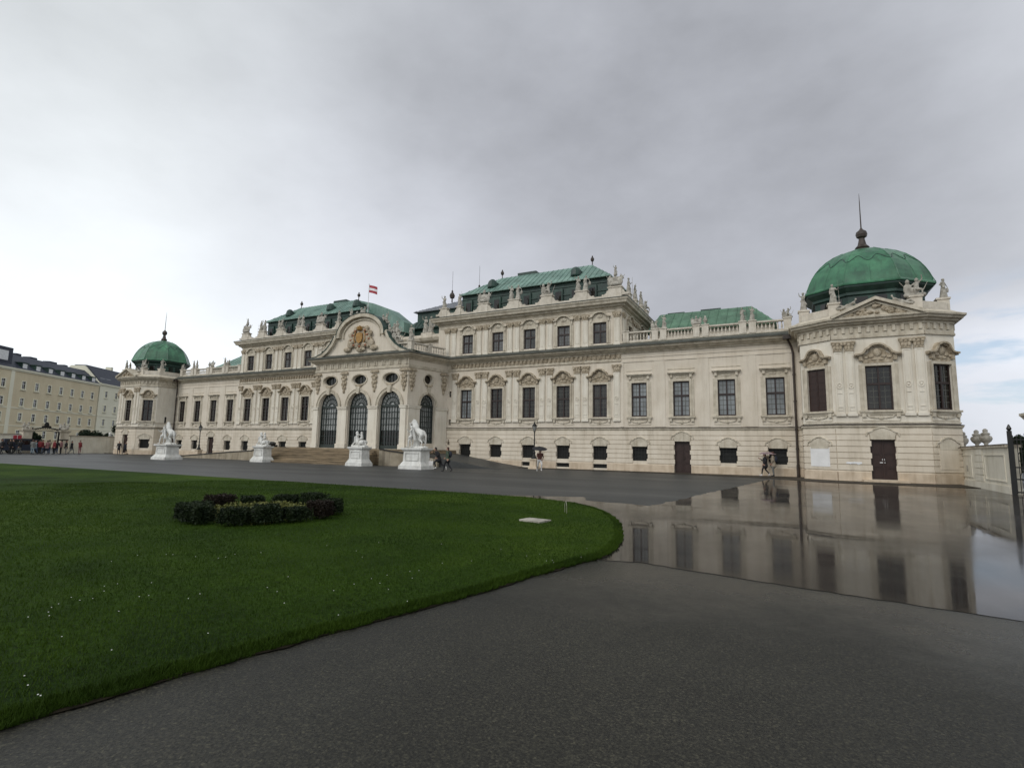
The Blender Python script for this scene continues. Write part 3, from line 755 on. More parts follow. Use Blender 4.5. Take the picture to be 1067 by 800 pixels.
# herm ornaments (carved figures on the upper piers), frieze
herm = MB()
herm.poly([(-.1, 7.0), (.1, 7.0), (.2, 7.6), (.26, 8.8), (-.26, 8.8), (-.2, 7.6)], -.07, 0)
for x, y, z, a, b, c in ((0, -.16, 8.62, .17, .15, .2), (0, -.14, 8.3, .28, .14, .22), (-.25, -.14, 8.5, .14, .1, .12), (.25, -.14, 8.5, .14, .1, .12), (0, -.12, 7.95, .2, .1, .25), (-.12, -.1, 7.6, .14, .08, .2), (.14, -.1, 7.55, .14, .08, .2), (0, -.08, 7.15, .11, .08, .2), (.24, -.1, 8.0, .1, .08, .2), (-.24, -.1, 7.9, .1, .08, .2)):
    herm.ell((x, y, z), (a, b, c), 8, 6)
herm.box(-.5, .5, -.2, 0, 8.9, 9.02); herm.box(-.42, .42, -.14, 0, 9.02, 9.12)
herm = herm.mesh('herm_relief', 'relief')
for x in (-5.7, -2.0, 2.0, 5.65): link('herm_relief', herm, palace, (x, PY, 0))
for t in (.45, sideL-.6):
    link('herm_relief', herm, palace, (6.1+math.cos(ang)*t, PY+math.sin(ang)*t, 0), ang); link('herm_relief', herm, palace, (-6.1-math.cos(ang)*t, PY+math.sin(ang)*t, 0), -ang)
drop = MB()
for x, y, z, a, b, c in ((0, -.1, 7.62, .3, .12, .14), (-.3, -.08, 7.7, .2, .08, .09), (.3, -.08, 7.7, .2, .08, .09), (0, -.1, 7.42, .16, .1, .12)): drop.ell((x, y, z), (a, b, c), 8, 6)
drop = drop.mesh('oval_drop_relief', 'relief')
for x in (-4, 0, 4): link('oval_drop_relief', drop, palace, (x, PY, 0))
link('oval_drop_relief', drop, palace, (6.1+math.cos(ang)*(sideL/2), PY+math.sin(ang)*(sideL/2), 0), ang)
pp = [(-7.3, 0), (-6.1, PY), (6.1, PY), (7.3, 0)]
MB().sweep([(0, 9.2), (.08, 9.22), (.1, 9.36), (.05, 9.38), (.05, 9.5), (0, 9.52)], pp).obj('architrave', 'trim', palace)
m = MB(); x = -5.9; m.box(-6.1, 6.1, PY-.03, PY, 9.56, 10.0)
while x < 6: m.box(x-.09, x+.09, PY-.13, PY, 9.55, 10.02); m.box(x+.14, x+.3, PY-.1, PY, 9.55, 10.02); x += .98
m.obj('frieze', 'trim', palace)
# arch glazing: dark green iron gates below, fan light above
def arch_glazing(r, zs, z0, k):
    g = MB(); n = 16
    pts = [(-r, z0)] + [(r, z0)] + [(r*math.cos(PI*i/n), zs+k*r*math.sin(PI*i/n)) for i in range(n+1)]
    g.poly(pts, .44, .46)
    f = MB(); f.box(-r, r, .3, .42, zs-.1, zs+.1)
    f.ribbon([(r*.97*math.cos(PI*i/n), zs+k*r*.97*math.sin(PI*i/n)) for i in range(n+1)], .1, .32, .4)
    for rad in (.28, .62): f.ribbon([(r*rad*math.cos(PI*i/n), zs+k*r*rad*math.sin(PI*i/n)) for i in range(n+1)], .07, .33, .39)
    for i in range(1, 10):
        a = PI*i/10; f.ribbon([(r*.28*math.cos(a), zs+k*r*.28*math.sin(a)), (r*.96*math.cos(a), zs+k*r*.96*math.sin(a))], .045, .34, .38)
    W = 2*r
    for x in (-r+.04, r-.04): f.box(x-.05, x+.05, .3, .42, z0, zs)
    nb = 8
    for i in range(1, nb): x = -r+W*i/nb; f.box(x-(.045 if i in (2, 6) else .02), x+(.045 if i in (2, 6) else .02), .34, .40, z0, zs)
    for i in range(1, 7): z = z0+(zs-z0)*i/7; f.box(-r, r, .35, .39, z-.025, z+.025)
    f.box(-r, r, .28, .4, z0, z0+.35)
    h = MB(); h.box(-r+.05, r-.05, .405, .43, z0, z0+(zs-z0)*.42)   # dark lower leaves
    return f.mesh('gate', 'greeniron'), g.mesh('glass', 'glass_arch'), h.mesh('lower_leaf', 'glass_dark')
ag = arch_glazing(1.33, 5.6, FZ, 1.06); ags = arch_glazing(.95, 5.7, 2.05, 1.15)
for c in (-4, 0, 4):
    o = link('arch_window', ag[0], palace, (c, PY, 0)); link('glass', ag[1], o); link('lower_leaf', ag[2], o)
for loc, rz in (((6.1+math.cos(ang)*(sideL/2-.03), PY+math.sin(ang)*(sideL/2-.03), 0), ang), ((-6.1-math.cos(ang)*(sideL/2-.03), PY+math.sin(ang)*(sideL/2-.03), 0), -ang)):
    o = link('arch_window', ags[0], palace, loc, rz); link('glass', ags[1], o)
ov = MB(); ov.poly([(.93*math.cos(2*PI*i/20), .48*math.sin(2*PI*i/20)) for i in range(20)], .4, .42)
ovg = ov.mesh('glass', 'glass_dark')
ov = MB()
for q in (-.4, 0, .4): ov.box(q-.02, q+.02, .34, .38, -.44, .44)
ov.box(-.8, .8, .35, .37, -.02, .02); ov.ribbon(arc(0, 0, .90, .45, 0, 345, 20), .05, .33, .39, closed=True)
ovf_ = ov.mesh('oval_window', 'greeniron')
for c in (-4, 0, 4): o = link('oval_window', ovf_, palace, (c, PY, 8.28)); link('glass', ovg, o)
ov = MB(); ov.poly([(.53*math.cos(2*PI*i/20), .46*math.sin(2*PI*i/20)) for i in range(20)], .35, .37); sog = ov.obj('oval_window', 'glass_dark', palace, (6.1+math.cos(ang)*(sideL/2-.025), PY+math.sin(ang)*(sideL/2-.025), 8.28), ang)
# curved gable
G = [(6.75, 10.62), (5.9, 10.72), (5.1, 11.0), (4.4, 11.45), (3.8, 12.05), (3.4, 12.75), (3.0, 12.8)]
top = arc(0, 12.8, 2.95, 2.0, 0, 180, 22)
outl = G[:-1]+top+[(-x, z) for x, z in reversed(G[:-1])]
gable = MB().poly(outl+[(-6.75, 10.5), (6.75, 10.5)][0:2], -.0, .7).obj('gable', 'stucco', palace, (0, PY, 0))
MB().ribbon(G[:6]+[(3.28, 12.95)], .34, -.34, .1).ribbon([(-x, z) for x, z in G[:6]]+[(-3.28, 12.95)], .34, -.34, .1).ribbon(arc(0, 12.8, 2.95, 2.0, -4, 184, 24), .36, -.4, .1).ribbon(arc(0, 12.8, 2.45, 1.6, -8, 188, 24), .12, -.14, 0).obj('gable_moulding', 'trim', gable)
MB().ribbon([(x+.12, z+.16) for x, z in G[:6]], .06, -.4, .75).ribbon([(-x-.12, z+.16) for x, z in G[:6]], .06, -.4, .75).ribbon(arc(0, 12.8, 3.17, 2.22, -2, 182, 24), .05, -.45, .75).obj('gable_coping', 'copper_dark', gable)
# carved achievement in the gable: shield, crown, supporters
c = MB()
for x, y, z, a, b, d in ((0, -.12, 12.7, .75, .2, .95), (-.9, -.14, 12.5, .4, .2, .6), (.9, -.14, 12.5, .4, .2, .6), (-1.3, -.16, 11.9, .42, .22, .45), (1.35, -.16, 11.9, .42, .22, .45),
    (-1.75, -.14, 11.4, .5, .2, .28), (1.75, -.14, 11.4, .5, .2, .28), (0, -.12, 11.4, .6, .18, .35), (-.7, -.12, 13.4, .3, .15, .35), (.7, -.12, 13.4, .3, .15, .35), (-1.15, -.12, 13.0, .3, .13, .25), (1.15, -.12, 13.0, .3, .13, .25),
    (-.5, -.16, 11.75, .35, .18, .3), (.5, -.16, 11.75, .35, .18, .3), (-1.0, -.2, 12.15, .22, .18, .25), (1.05, -.2, 12.15, .22, .18, .25)): c.ell((x, y, z), (a, b, d), 9, 7)
for i in range(70):
    a = random.uniform(0, 2*PI); r = random.uniform(.75, 1.0); c.ell((1.5*r*math.cos(a), -.2-.08*random.random(), 12.45+1.25*r*math.sin(a)), (random.uniform(.08, .2), .1, random.uniform(.07, .18)), 6, 4)
coat = c.obj('carved_arms', 'relief', gable)
c = MB(); c.poly([(-.38, 12.9), (0, 13.02), (.38, 12.9), (.42, 12.4), (.25, 12.05), (0, 11.9), (-.25, 12.05), (-.42, 12.4)], -.42, -.25)
c.lathe(0, -.34, [(.22, 13.2), (.3, 13.28), (.34, 13.5), (.2, 13.62), (.05, 13.72)], 8)
for s_ in (-1, 1): c.ribbon([(s_*.55, 12.0), (s_*.75, 12.35), (s_*.7, 12.8), (s_*.55, 13.1)], .08, -.36, -.28)
c.obj('gilded_shield', 'gold', coat)
c = MB()
for x, z in ((-.95, 12.75), (.95, 12.75), (-.65, 13.2), (.65, 13.2), (-.75, 11.75), (.8, 11.7), (0, 11.6), (-1.15, 12.3), (1.2, 12.3)): c.ell((x, -.3, z), (.16, .1, .13), 7, 5)
c.obj('painted_trophies', 'redbrown', coat)
MB().box(-6.3, 6.3, PY+.3, 3.0, 10.55, 10.68).obj('portico_roof', 'flash', palace)
# balustrade over the side of the portico
for s_ in (1, -1):
    m = MB()
    for (xa, ya), (xb, yb), n in (((4.4, PY+.35), (5.95, PY+.35), 5), ((6.05, PY+.5), (7.1, -.5), 13)):
        L = math.hypot(xb-xa, yb-ya)
        for i in range(n):
            t = (i+.5)/n; m.lathe(s_*(xa+(xb-xa)*t), ya+(yb-ya)*t, [(r, 10.98+hh*1.0) for r, hh in baluster()], 6)
        for z0, z1, w in ((10.72, 10.98, .15), (11.6, 11.72, .16)):
            dx, dy = (xb-xa)/L*w, (yb-ya)/L*w
            m.prism([(s_*(xa-dy), ya+dx), (s_*(xa+dy), ya-dx), (s_*(xb+dy), yb-dx), (s_*(xb-dy), yb+dx)], z0, z1)
    for x, y in ((4.3, PY+.35), (5.95, PY+.4), (6.5, -2.4)): m.box(s_*x-.24, s_*x+.24, y-.24, y+.24, 10.7, 11.78); m.box(s_*x-.29, s_*x+.29, y-.29, y+.29, 11.78, 11.86)
    m.obj('balustrade', 'marbleish', palace)

# ------------------------------------------------------------------ corner pavilions
win_pav = casement('w', 1.42, H_, 'glass_dark'); sur_pav = surround(1.42, H_).mesh('surround', 'trim'); ped_pav = pediment_curved(1.42, 3.6, 1.15).mesh('pediment', 'relief')
win_pd = casement('w', 1.3, H_, 'glass_dark')
ped_diag = pediment_curved(1.02, 3.58).mesh('pediment', 'relief')
shutter = MB().box(-.65, .65, .08, .2, 0, H_).box(-.02, .02, .06, .08, 0, H_)
for k in range(6): shutter.box(-.6, -.06, .065, .08, .1+k*.46, .46+k*.46); shutter.box(.06, .6, .065, .08, .1+k*.46, .46+k*.46)
shutter = shutter.mesh('shuttered_window', 'doorwood')
def dome_prof(t): return math.sin(t), math.cos(t)
def pavilion(cx, right):
    o_ = (cx, 0, 0)
    pts = [(-4.35, 3.2), (-4.35, -2.5), (-2.53, -3.8), (2.5, -3.8), (4.22, -2.6), (4.22, 3.2)] if right else [(-4.22, 3.2), (-4.22, -2.6), (-2.5, -3.8), (2.53, -3.8), (4.35, -2.5), (4.35, 3.2)]
    path = [(cx+x, y) for x, y in pts]
    for i in range(5):
        p, q = Vector(path[i]), Vector(path[i+1]); L = (q-p).length; rz = math.atan2(q.y-p.y, q.x-p.x); loc = (p.x, p.y, 0)
        c = L/2; lo = []; hi = []
        diag = i in (1, 3); front = i == 2
        if front: lo = [(c-.68, c+.68, .17, 2.68)]; hi = [(c-.71, c+.71, ZS, ZL)]
        if diag:
            hi = [(c-.65, c+.65, ZS, ZL)]
            if not right: lo = [(c-.65, c+.65, *GW)]
        MB().wall(0, L, 0, 3.5, lo, .3).obj('wall', 'base', palace, loc, rz)
        MB().wall(0, L, 3.5, 10.75, hi, .3).obj('wall', 'white', palace, loc, rz)
        rustic(0, L, lo).obj('rusticated_courses', 'base', palace, loc, rz)
        m = MB(); cur = 0
        for a in lo:
            if a[2] < .6: MB().box(0, a[0]-.02, -.09, 0, 0, .6).obj('plinth', 'plinth', palace, loc, rz); cur = a[1]+.02
        m.box(cur, L, -.09, 0, 0, .6); m.obj('plinth', 'plinth', palace, loc, rz)
        at = lambda t, z=0: (p.x+math.cos(rz)*t, p.y+math.sin(rz)*t, z)
        if front:
            put(win_pav, at(c, ZS), rz, extra=(('surround', sur_pav), ('pediment', ped_pav)))
            o = link('door', door_mesh(1.38, 2.52), palace, at(c, .16), rz); link('door_handle', handle, o)
            MB().box(-.07, .07, .2, .215, 1.2, 1.32).box(-.2, .1, .19, .2, 1.05, 1.1).obj('door_plate', 'dwhite', o)
            link('hood', doorhood, o)
            MB().box(-1.2, 1.2, -.62, 0, 0, .15).obj('door_step', 'plinth', palace, at(c), rz)
            for d in (1.53, 2.18): put_pil(pil_p, at(c-d), rz); put_pil(pil_p, at(c+d), rz)
            # triangular pediment
            f = MB(); f.poly([(c-2.2, 10.55), (c+2.2, 10.55), (c, 11.55)], -.45, .3); f.obj('pediment_field', 'trim', palace, loc, rz)
            f = MB(); f.ribbon([(c-2.5, 10.66), (c, 11.74), (c+2.5, 10.66)], .2, -.82, .3); f.ribbon([(c-2.25, 10.56), (c, 11.52), (c+2.25, 10.56)], .14, -.62, .3); f.obj('pediment_cornice', 'trim', palace, loc, rz)
            f = MB()
            for k in range(26):
                t = random.uniform(-1.6, 1.6); hh = 10.68+random.random()*max(0, (1-abs(t)/1.9))*.68
                f.ell((c+t, -.5, hh), (random.uniform(.12, .28), .14, random.uniform(.09, .2)), 7, 5)
            f.obj('pediment_relief', 'relief', palace, loc, rz)
        if diag:
            if right and i == 1: o = link('window', shutter, palace, at(c, ZS), rz); link('surround', sur_block, o); link('pediment', ped_diag, o)
            else: put(win_pd if right else win_block, at(c, ZS), rz, extra=(('surround', sur_block), ('pediment', ped_diag)))
            if right:
                MB().box(c-.66, c+.66, -.08, -.001, GW[0], GW[1]).obj('blind_window', 'plaster_patch' if i == 1 else 'base', palace, loc, rz)
                link('hood', hoodm, palace, at(c, GW[0]), rz)
            else:
                o = link('ground_window', gfill, palace, at(c, GW[0]), rz); link('grille', ggrid, o); link('hood', hoodm, o)
        # frieze brackets
        m = MB(); x = .25; m.box(0, L, -.03, 0, 9.3, 10.0)
        while x < L-.1: m.box(x-.09, x+.09, -.13, 0, 9.66, 10.02); x += .46
        m.box(0, L, -.05, 0, 3.72, 3.8); m.box(0, L, -.08, 0, 4.25, 4.35); m.box(0, L, -.1, 0, 9.3, 9.42); m.box(0, L, -.06, 0, 9.42, 9.6)
        m.obj('frieze', 'trim', palace, loc, rz)
        MB().box(.1, L-.1, .15, .55, 10.6, 11.5).obj('parapet', 'marbleish', palace, loc, rz)
    for prof, nm, mt in ((STR, 'string_course', 'trim'), (STRL, 'string_course_flashing', 'pipe'), (COR, 'cornice', 'trim'), (CORL, 'cornice_flashing', 'trim')):
        MB().sweep([(a*.82, b) for a, b in prof] if 'cornice' in nm else prof, path).obj(nm, mt, palace)
    MB().prism([(cx-4.3, 3.2), (cx-4.3, -2.4), (cx-2.5, -3.7), (cx+2.5, -3.7), (cx+4.3, -2.4), (cx+4.3, 3.2), (cx+4.3, 6.5), (cx-4.3, 6.5)], 10.3, 10.66).obj('pavilion_roof', 'flash', palace)
    MB().box(cx-4.2, cx+4.2, 3.2, 8, 0, 10.6).obj('wall', 'white', palace)
    # pedestals
    for x, y in ((-2.25, -3.45), (2.25, -3.45), (-4.0, -2.1), (3.9, -2.1)):
        m = MB()
        m.box(cx+x-.32, cx+x+.32, y-.3, y+.3, 10.6, 11.75); m.box(cx+x-.38, cx+x+.38, y-.36, y+.36, 11.75, 11.86)
        m.obj('pedestal', 'marbleish', palace)
    # octagonal dome
    DC = (cx, 0.0); n8 = 8; rot = PI/8
    def octr(r, z): return [(r/math.cos(PI/8)*math.cos(rot+2*PI*i/8), r/math.cos(PI/8)*math.sin(rot+2*PI*i/8), z) for i in range(8)]
    dr = MB(); rings = [(3.45, 10.6), (3.45, 12.15), (3.62, 12.2), (3.62, 12.35), (3.85, 12.5), (4.02, 12.62), (4.02, 12.75)]
    rings = [(r, 10.6+(z-10.6)*1.19) for r, z in rings]
    def rings_mesh(m, rings, cap=True):
        n = len(m.v); m.v += [p for r, z in rings for p in octr(r, z)]
        for k in range(len(rings)-1):
            for i in range(8):
                j = (i+1) % 8; m.f.append((n+k*8+i, n+k*8+j, n+(k+1)*8+j, n+(k+1)*8+i))
        if cap: m.f.append(tuple(n+(len(rings)-1)*8+i for i in range(8)))
    rings_mesh(dr, rings); 
    dome = MB(); prof = [(4.12, 12.72), (4.14, 12.82), (4.0, 13.0), (3.92, 13.35), (3.78, 13.8), (3.58, 14.3), (3.3, 14.85), (2.95, 15.35), (2.5, 15.85), (1.95, 16.28), (1.35, 16.6), (.8, 16.8), (.4, 16.92), (.25, 17.0)]; prof = [(r, 13.12+(z-12.72)*.81) for r, z in prof]
    rings_mesh(dome, prof)
    d = dome.obj('dome', 'copper_r', palace, (DC[0], DC[1], 0)); d.scale = (.93, .80, 1.0); dd = dr.obj('drum', 'copper_dark', d)
    w = MB()
    for i in range(8):
        a = 2*PI*i/8; ca, sa = math.cos(a), math.sin(a); r = 3.47
        for t0, t1 in ((-.95, -.2), (.2, .95)):
            n = len(w.v); w.v += [(r*ca-t*sa, r*sa+t*ca, z) for t, z in ((t0, 11.4), (t1, 11.4), (t1, 12.35), (t0, 12.35))]; w.f.append((n, n+1, n+2, n+3))
    w.obj('drum_windows', 'glass_dark', d)
    # lobed trim and ribs
    w = MB()
    for i in range(8):
        a0 = rot+2*PI*i/8; a1 = a0+2*PI/8
        P0 = [Vector((r/math.cos(PI/8)*math.cos(a0), r/math.cos(PI/8)*math.sin(a0), z)) for r, z in prof[1:]]
        def pt(u, z):
            for k in range(len(prof)-1):
                if prof[k][1] <= z <= prof[k+1][1]:
                    f = (z-prof[k][1])/(prof[k+1][1]-prof[k][1]); r = prof[k][0]+(prof[k+1][0]-prof[k][0])*f; break
            r = r/math.cos(PI/8)
            A = Vector((r*math.cos(a0), r*math.sin(a0), z)); B = Vector((r*math.cos(a1), r*math.sin(a1), z)); q = A+(B-A)*u
            return Vector((q.x*1.003, q.y*1.003, q.z))
        pts_ = [pt(u/20, 15.15+.24*math.cos(u/20*4*PI+PI)*(1 if u % 20 else 1)) for u in range(21)]
        w.tube(pts_, .03, 5)
    w.obj('dome_trim', 'copper_dark', d)
    w = MB()
    for i in range(8):
        a0 = rot+2*PI*i/8; a1 = a0+2*PI/8
        for u in (0.0, .5):
            w.tube([pt(u, z) for z in (13.25, 13.6, 14.0, 14.4, 14.8, 15.2, 15.6, 15.95, 16.25)], .012 if u else .03, 4)
    w.obj('dome_seams', 'copper_r', d)
    f = MB(); f.lathe(0, 0, [(.5, 16.9), (.42, 17.05), (.5, 17.15), (.3, 17.35), (.22, 17.7), (.2, 17.85), (.35, 17.95), (.4, 18.15), (.35, 18.35), (.15, 18.5), (.05, 18.65), (.03, 20.6), (.01, 21.3)], 10)
    f.v = [(x, y, z-.46) for x, y, z in f.v]; f.obj('finial', 'pipe', d)
pavilion(43.25, True); pavilion(-43.25, False)
MB().box(-.1, .1, -.02, .02, 4.3, 5.2).obj('slot_window', 'black', palace, (-38.85, -1.2, 0), R(90))
# drainpipes in the inner corners
for s_ in (-1, 1):
    x = s_*38.47
    m = MB(); m.tube([(x-s_*.35, -.55, 10.55), (x-s_*.33, -.5, 10.2), (x-s_*.1, -.25, 9.7), (x, -.2, 9.2), (x, -.2, .9)], .085); m.tube([(x, -.2, .9), (x, -.2, 0)], .11)
    m.box(x-.28-s_*.35, x+.28-s_*.35, -.85, -.4, 10.2, 10.5)
    for z in (2, 3.4, 5.5, 7.5): m.tube([(x, -.2, z), (x, -.2, z+.12)], .11)
    m.obj('drainpipe', 'pipe', palace)
MB().box(-.55, .3, -.07, -.045, 1.12, 1.24).ribbon([(-.35, 1.1), (-.1, 1.25), (.1, 1.08), (.3, 1.2)], .05, -.08, -.05).obj('wall_sign', 'dwhite', palace, (41.75, -3.8, 0))

# ------------------------------------------------------------------ figures
def human(H=1.75, pose=None, fem=False, hands=True, coat=0.0):
    """capsules for a figure facing -y, origin at the feet; pose overrides joints (metres for H=1.75)"""
    J = dict(pel=(0, 0, .95), chest=(0, 0, 1.28), neck=(0, .0, 1.48), head=(0, -.02, 1.635),
             sL=(.185, 0, 1.42), sR=(-.185, 0, 1.42), eL=(.25, .02, 1.14), eR=(-.25, .02, 1.14), hL=(.26, -.06, .88), hR=(-.26, -.06, .88),
             pL=(.09, 0, .93), pR=(-.09, 0, .93), kL=(.1, -.02, .5), kR=(-.1, -.02, .5), aL=(.1, .02, .08), aR=(-.1, .02, .08), tL=(.12, -.15, .035), tR=(-.12, -.15, .035))
    if pose: J.update(pose)
    J = {k: Vector(v) for k, v in J.items()}
    C = [(J['pel'], J['chest'], .15, .165), (J['chest'], J['neck']-Vector((0, 0, .07)), .16, .09), (J['neck']-Vector((0, 0, .06)), J['neck']+Vector((0, 0, .05)), .065, .055),
         (J['sL'], J['sR'], .075, .075)]
    for s in 'LR':
        C += [(J['s'+s], J['e'+s], .062, .047), (J['e'+s], J['h'+s], .045, .03), (J['p'+s], J['k'+s], .095, .062), (J['k'+s], J['a'+s], .062, .04), (J['a'+s]-Vector((0, 0, .03)), J['t'+s], .045, .033)]
        if hands:
            d = (J['h'+s]-J['e'+s]).normalized(); sd = d.cross(Vector((0, 1, 0)))
            if sd.length < .1: sd = Vector((1, 0, 0))
            sd.normalize(); w = d.cross(sd).normalized(); b = J['h'+s]
            C.append((b, b+d*.07, .03, .034))
            for i, ln in enumerate((.065, .078, .072, .055)):
                r0 = b+d*.08+w*(-.03+.02*i); mid = r0+d*ln*.6; C.append((r0, mid, .0115, .0105)); C.append((mid, mid+(d*.7+sd*.6).normalized()*ln*.55, .0105, .0095))
            C.append((b+d*.03+w*(-.03), b+d*.075+w*(-.062), .013, .011))
    h = J['head']; E = [(h, (.078, .094, .115)), (h+Vector((0, -.03, -.06)), (.055, .065, .06)), (h+Vector((0, -.1, -.015)), (.014, .022, .022)),
        (h+Vector((.08, .01, -.01)), (.012, .02, .03)), (h+Vector((-.08, .01, -.01)), (.012, .02, .03)), (h+Vector((0, -.088, -.055)), (.026, .012, .01)), (h+Vector((.03, -.085, .012)), (.016, .012, .01)), (h+Vector((-.03, -.085, .012)), (.016, .012, .01))]
    if coat:
        C.append((J['pel'], J['pel']+Vector((0, 0, -coat)), .17, .2))
    k = H/1.75
    C = [(a*k, b*k, ra*k, rb*k) for a, b, ra, rb in C]; E = [(c*k, tuple(q*k for q in r)) for c, r in E]
    return C, E, {n: v*k for n, v in J.items()}

def cloth_slot(H, J, coatz, sleeves=True, bare=False):
    k = H/1.75
    hz = J['neck'].z+.015
    def f(c):
        if c.z > hz and (c-J['head']).length < .2*k: return 0
        for s in 'LR':
            if (c-J['h'+s]).length < .13*k and (c-J['h'+s]).dot((J['h'+s]-J['e'+s]).normalized()) > -.01: return 0
        if c.z < .1*k or any((c-J['t'+s]).length < .1*k or (c-J['a'+s]).length < .07*k for s in 'LR'): return 3
        if c.z < coatz: return 2
        return 1
    return f
def person_mesh(name, H, pose, mats, coatz, voxel, hands=True, coat=0.0):
    C, E_, J = human(H, pose, hands=hands, coat=coat)
    me = organic(name, C, [(tuple(c), r) for c, r in E_], mats, voxel, cloth_slot(H, J, coatz))
    hm = MB(); h = J['head']; k = H/1.75
    hm.ell((h.x, h.y+.022*k, h.z+.03*k), (.088*k, .098*k, .105*k), 12, 8); hm.ell((h.x, h.y+.055*k, h.z-.05*k), (.075*k, .06*k, .09*k), 10, 6)
    return me, hm.mesh('hair', None, True), J
cloths = {}
def cm(name, c, rough=.8):
    if name not in cloths: cloths[name] = plain(name+'_fabric', c, rough)
    return cloths[name]
black = cm('black', (.012, .012, .014)); navy = cm('navy', (.015, .02, .035)); redc = cm('red', (.20, .025, .03)); grey = cm('grey', (.16, .16, .15)); beige = cm('beige', (.30, .25, .19))
whitec = cm('white', (.62, .60, .58)); denim = cm('denim', (.06, .09, .15)); pinkc = cm('pink', (.26, .13, .13)); browncl = cm('brown', (.14, .06, .045)); greenc = cm('green', (.05, .07, .045))
hairb = cm('dark_hair', (.015, .01, .007)); hairbr = cm('auburn_hair', (.07, .03, .02)); bright = cm('pale_blue', (.3, .38, .42)); shoe = cm('shoe', (.03, .03, .03))
def person(me, hair, loc, rz, mats, label, hairm, group=None):
    o = link('person', me, None, loc, rz); tag(o, label, 'person', group)
    for i, m in enumerate(mats):
        o.material_slots[i].link = 'OBJECT'; o.material_slots[i].material = m
    hh = link('hair', hair, o)
    if not hair.materials: hair.materials.append(hairb)
    hh.material_slots[0].link = 'OBJECT'; hh.material_slots[0].material = hairm
    return o
S0 = [M['skin'], black, black, shoe]
walkA = dict(kL=(.1, -.2, .52), aL=(.1, -.26, .10), tL=(.11, -.42, .06), kR=(-.1, .02, .5), aR=(-.1, .3, .16), tR=(-.11, .2, .05), eL=(.25, .14, 1.15), hL=(.24, .1, .9), eR=(-.25, -.06, 1.14), hR=(-.22, -.28, .98))
runA = dict(pel=(0, -.02, .92), chest=(0, -.12, 1.24), neck=(0, -.22, 1.42), head=(0, -.28, 1.56), sL=(.18, -.18, 1.37), sR=(-.18, -.18, 1.37),
            kL=(.1, -.3, .62), aL=(.1, -.18, .26), tL=(.1, -.34, .2), kR=(-.1, .16, .5), aR=(-.1, .52, .3), tR=(-.1, .52, .14),
            eL=(.26, .02, 1.14), hL=(.2, -.16, .98), eR=(-.26, -.34, 1.16), hR=(-.16, -.52, 1.3))
holdA = dict(eR=(-.26, -.12, 1.16), hR=(-.16, -.34, 1.3), eL=(.24, .04, 1.14), hL=(.2, -.12, .92))
runumb = dict(runA); runumb.update(eR=(-.24, -.36, 1.2), hR=(-.14, -.56, 1.42))
V1 = .0125
mRun, hRun, J1 = person_mesh('person', 1.74, runA, S0, .86, V1, coat=.12)
mWalk, hWalk, J2 = person_mesh('person', 1.70, walkA, S0, .80, V1, coat=.14)
mHold, hHold, J3 = person_mesh('person', 1.68, {**walkA, **holdA}, S0, .72, V1, coat=.2)
mRU, hRU, J4 = person_mesh('person', 1.72, runumb, S0, .95, V1)
mStandH, hStandH, J5 = person_mesh('person', 1.78, holdA, S0, .70, V1, coat=.2)
def umbrella(loc, rz, rad, mat, label, tilt=.0, hgt=.75):
    m = MB(); n = 8; prof = [(0, .0), (.35, -.03), (.7, -.12), (1.0, -.27)]
    for i in range(n):
        a0, a1 = 2*PI*i/n, 2*PI*(i+1)/n
        for k in range(3):
            q = len(m.v)
            for a, kk in ((a0, k), (a1, k), (a1, k+1), (a0, k+1)):
                r, z = prof[kk]; m.v.append((rad*r*math.cos(a), rad*r*math.sin(a), rad*z))
            m.f.append((q, q+1, q+2, q+3))
    me = m.mesh('canopy', mat); o = empty('umbrella', loc, rz); o.rotation_euler = (tilt, 0, rz); tag(o, label, 'umbrella')
    c = link('canopy', me, o, (0, 0, hgt))
    sh = MB().tube([(0, 0, 0), (0, 0, hgt+.05)], .009, 6).tube([(0, 0, 0), (0, 0, -.1), (0, .03, -.13), (0, .06, -.11)], .012, 6)
    for i in range(n):
        a = 2*PI*i/n; sh.tube([(0, 0, hgt), (rad*.98*math.cos(a), rad*.98*math.sin(a), hgt-rad*.275)], .004, 4)
    sh.obj('shaft', 'iron', o); return o
TA = lambda dx, dy: math.atan2(dx, -dy)     # heading: rotation that turns -y towards (dx, dy)
person(mRun, hRun, (16.0, -13.49, 0), TA(-1, -.35), [M['skin'], black, black, cm('pale_shoe', (.55, .53, .5))], 'person in black hooded clothes hurrying past the right horse tamer statue', hairb)
o = person(mWalk, hWalk, (16.75, -13.5, 0), TA(-1, -.2), [M['skin'], greenc, black, shoe], 'auburn haired person in dark green jacket following behind another by the statue', hairbr)
MB().ell((.0, .2, 1.2), (.15, .1, .22)).obj('backpack', navy, o, smooth=True)
b = MB(); b.frus(0, 0, .16, .05, .2, .07, 0, .28); b.ribbon([(-.1, .26), (-.07, .42), (.07, .42), (.1, .26)], .015, -.01, .01)
tag(b.obj('shopping_bag', cm('white', (1, 1, 1)), None, (15.45, -13.62, .42)), 'white bag carried in front of the hurrying person in black', 'bag')
o = person(mRU, hRU, (22.15, -9.9, 0), TA(.6, -.9), [M['skin'], browncl, whitec, whitec], 'running person in brown jacket and pale trousers under a black umbrella', hairb)
MB().ell((0, .1, 1.15), (.17, .13, .24)).obj('backpack', pinkc, o, smooth=True)
def handpt(o, J, s='R'):
    p = J['h'+s]; d = (J['h'+s]-J['e'+s]).normalized()*.06; p = p+d; rz = o.rotation_euler.z
    return Vector((o.location.x+p.x*math.cos(rz)-p.y*math.sin(rz), o.location.y+p.x*math.sin(rz)+p.y*math.cos(rz), o.location.z+p.z))
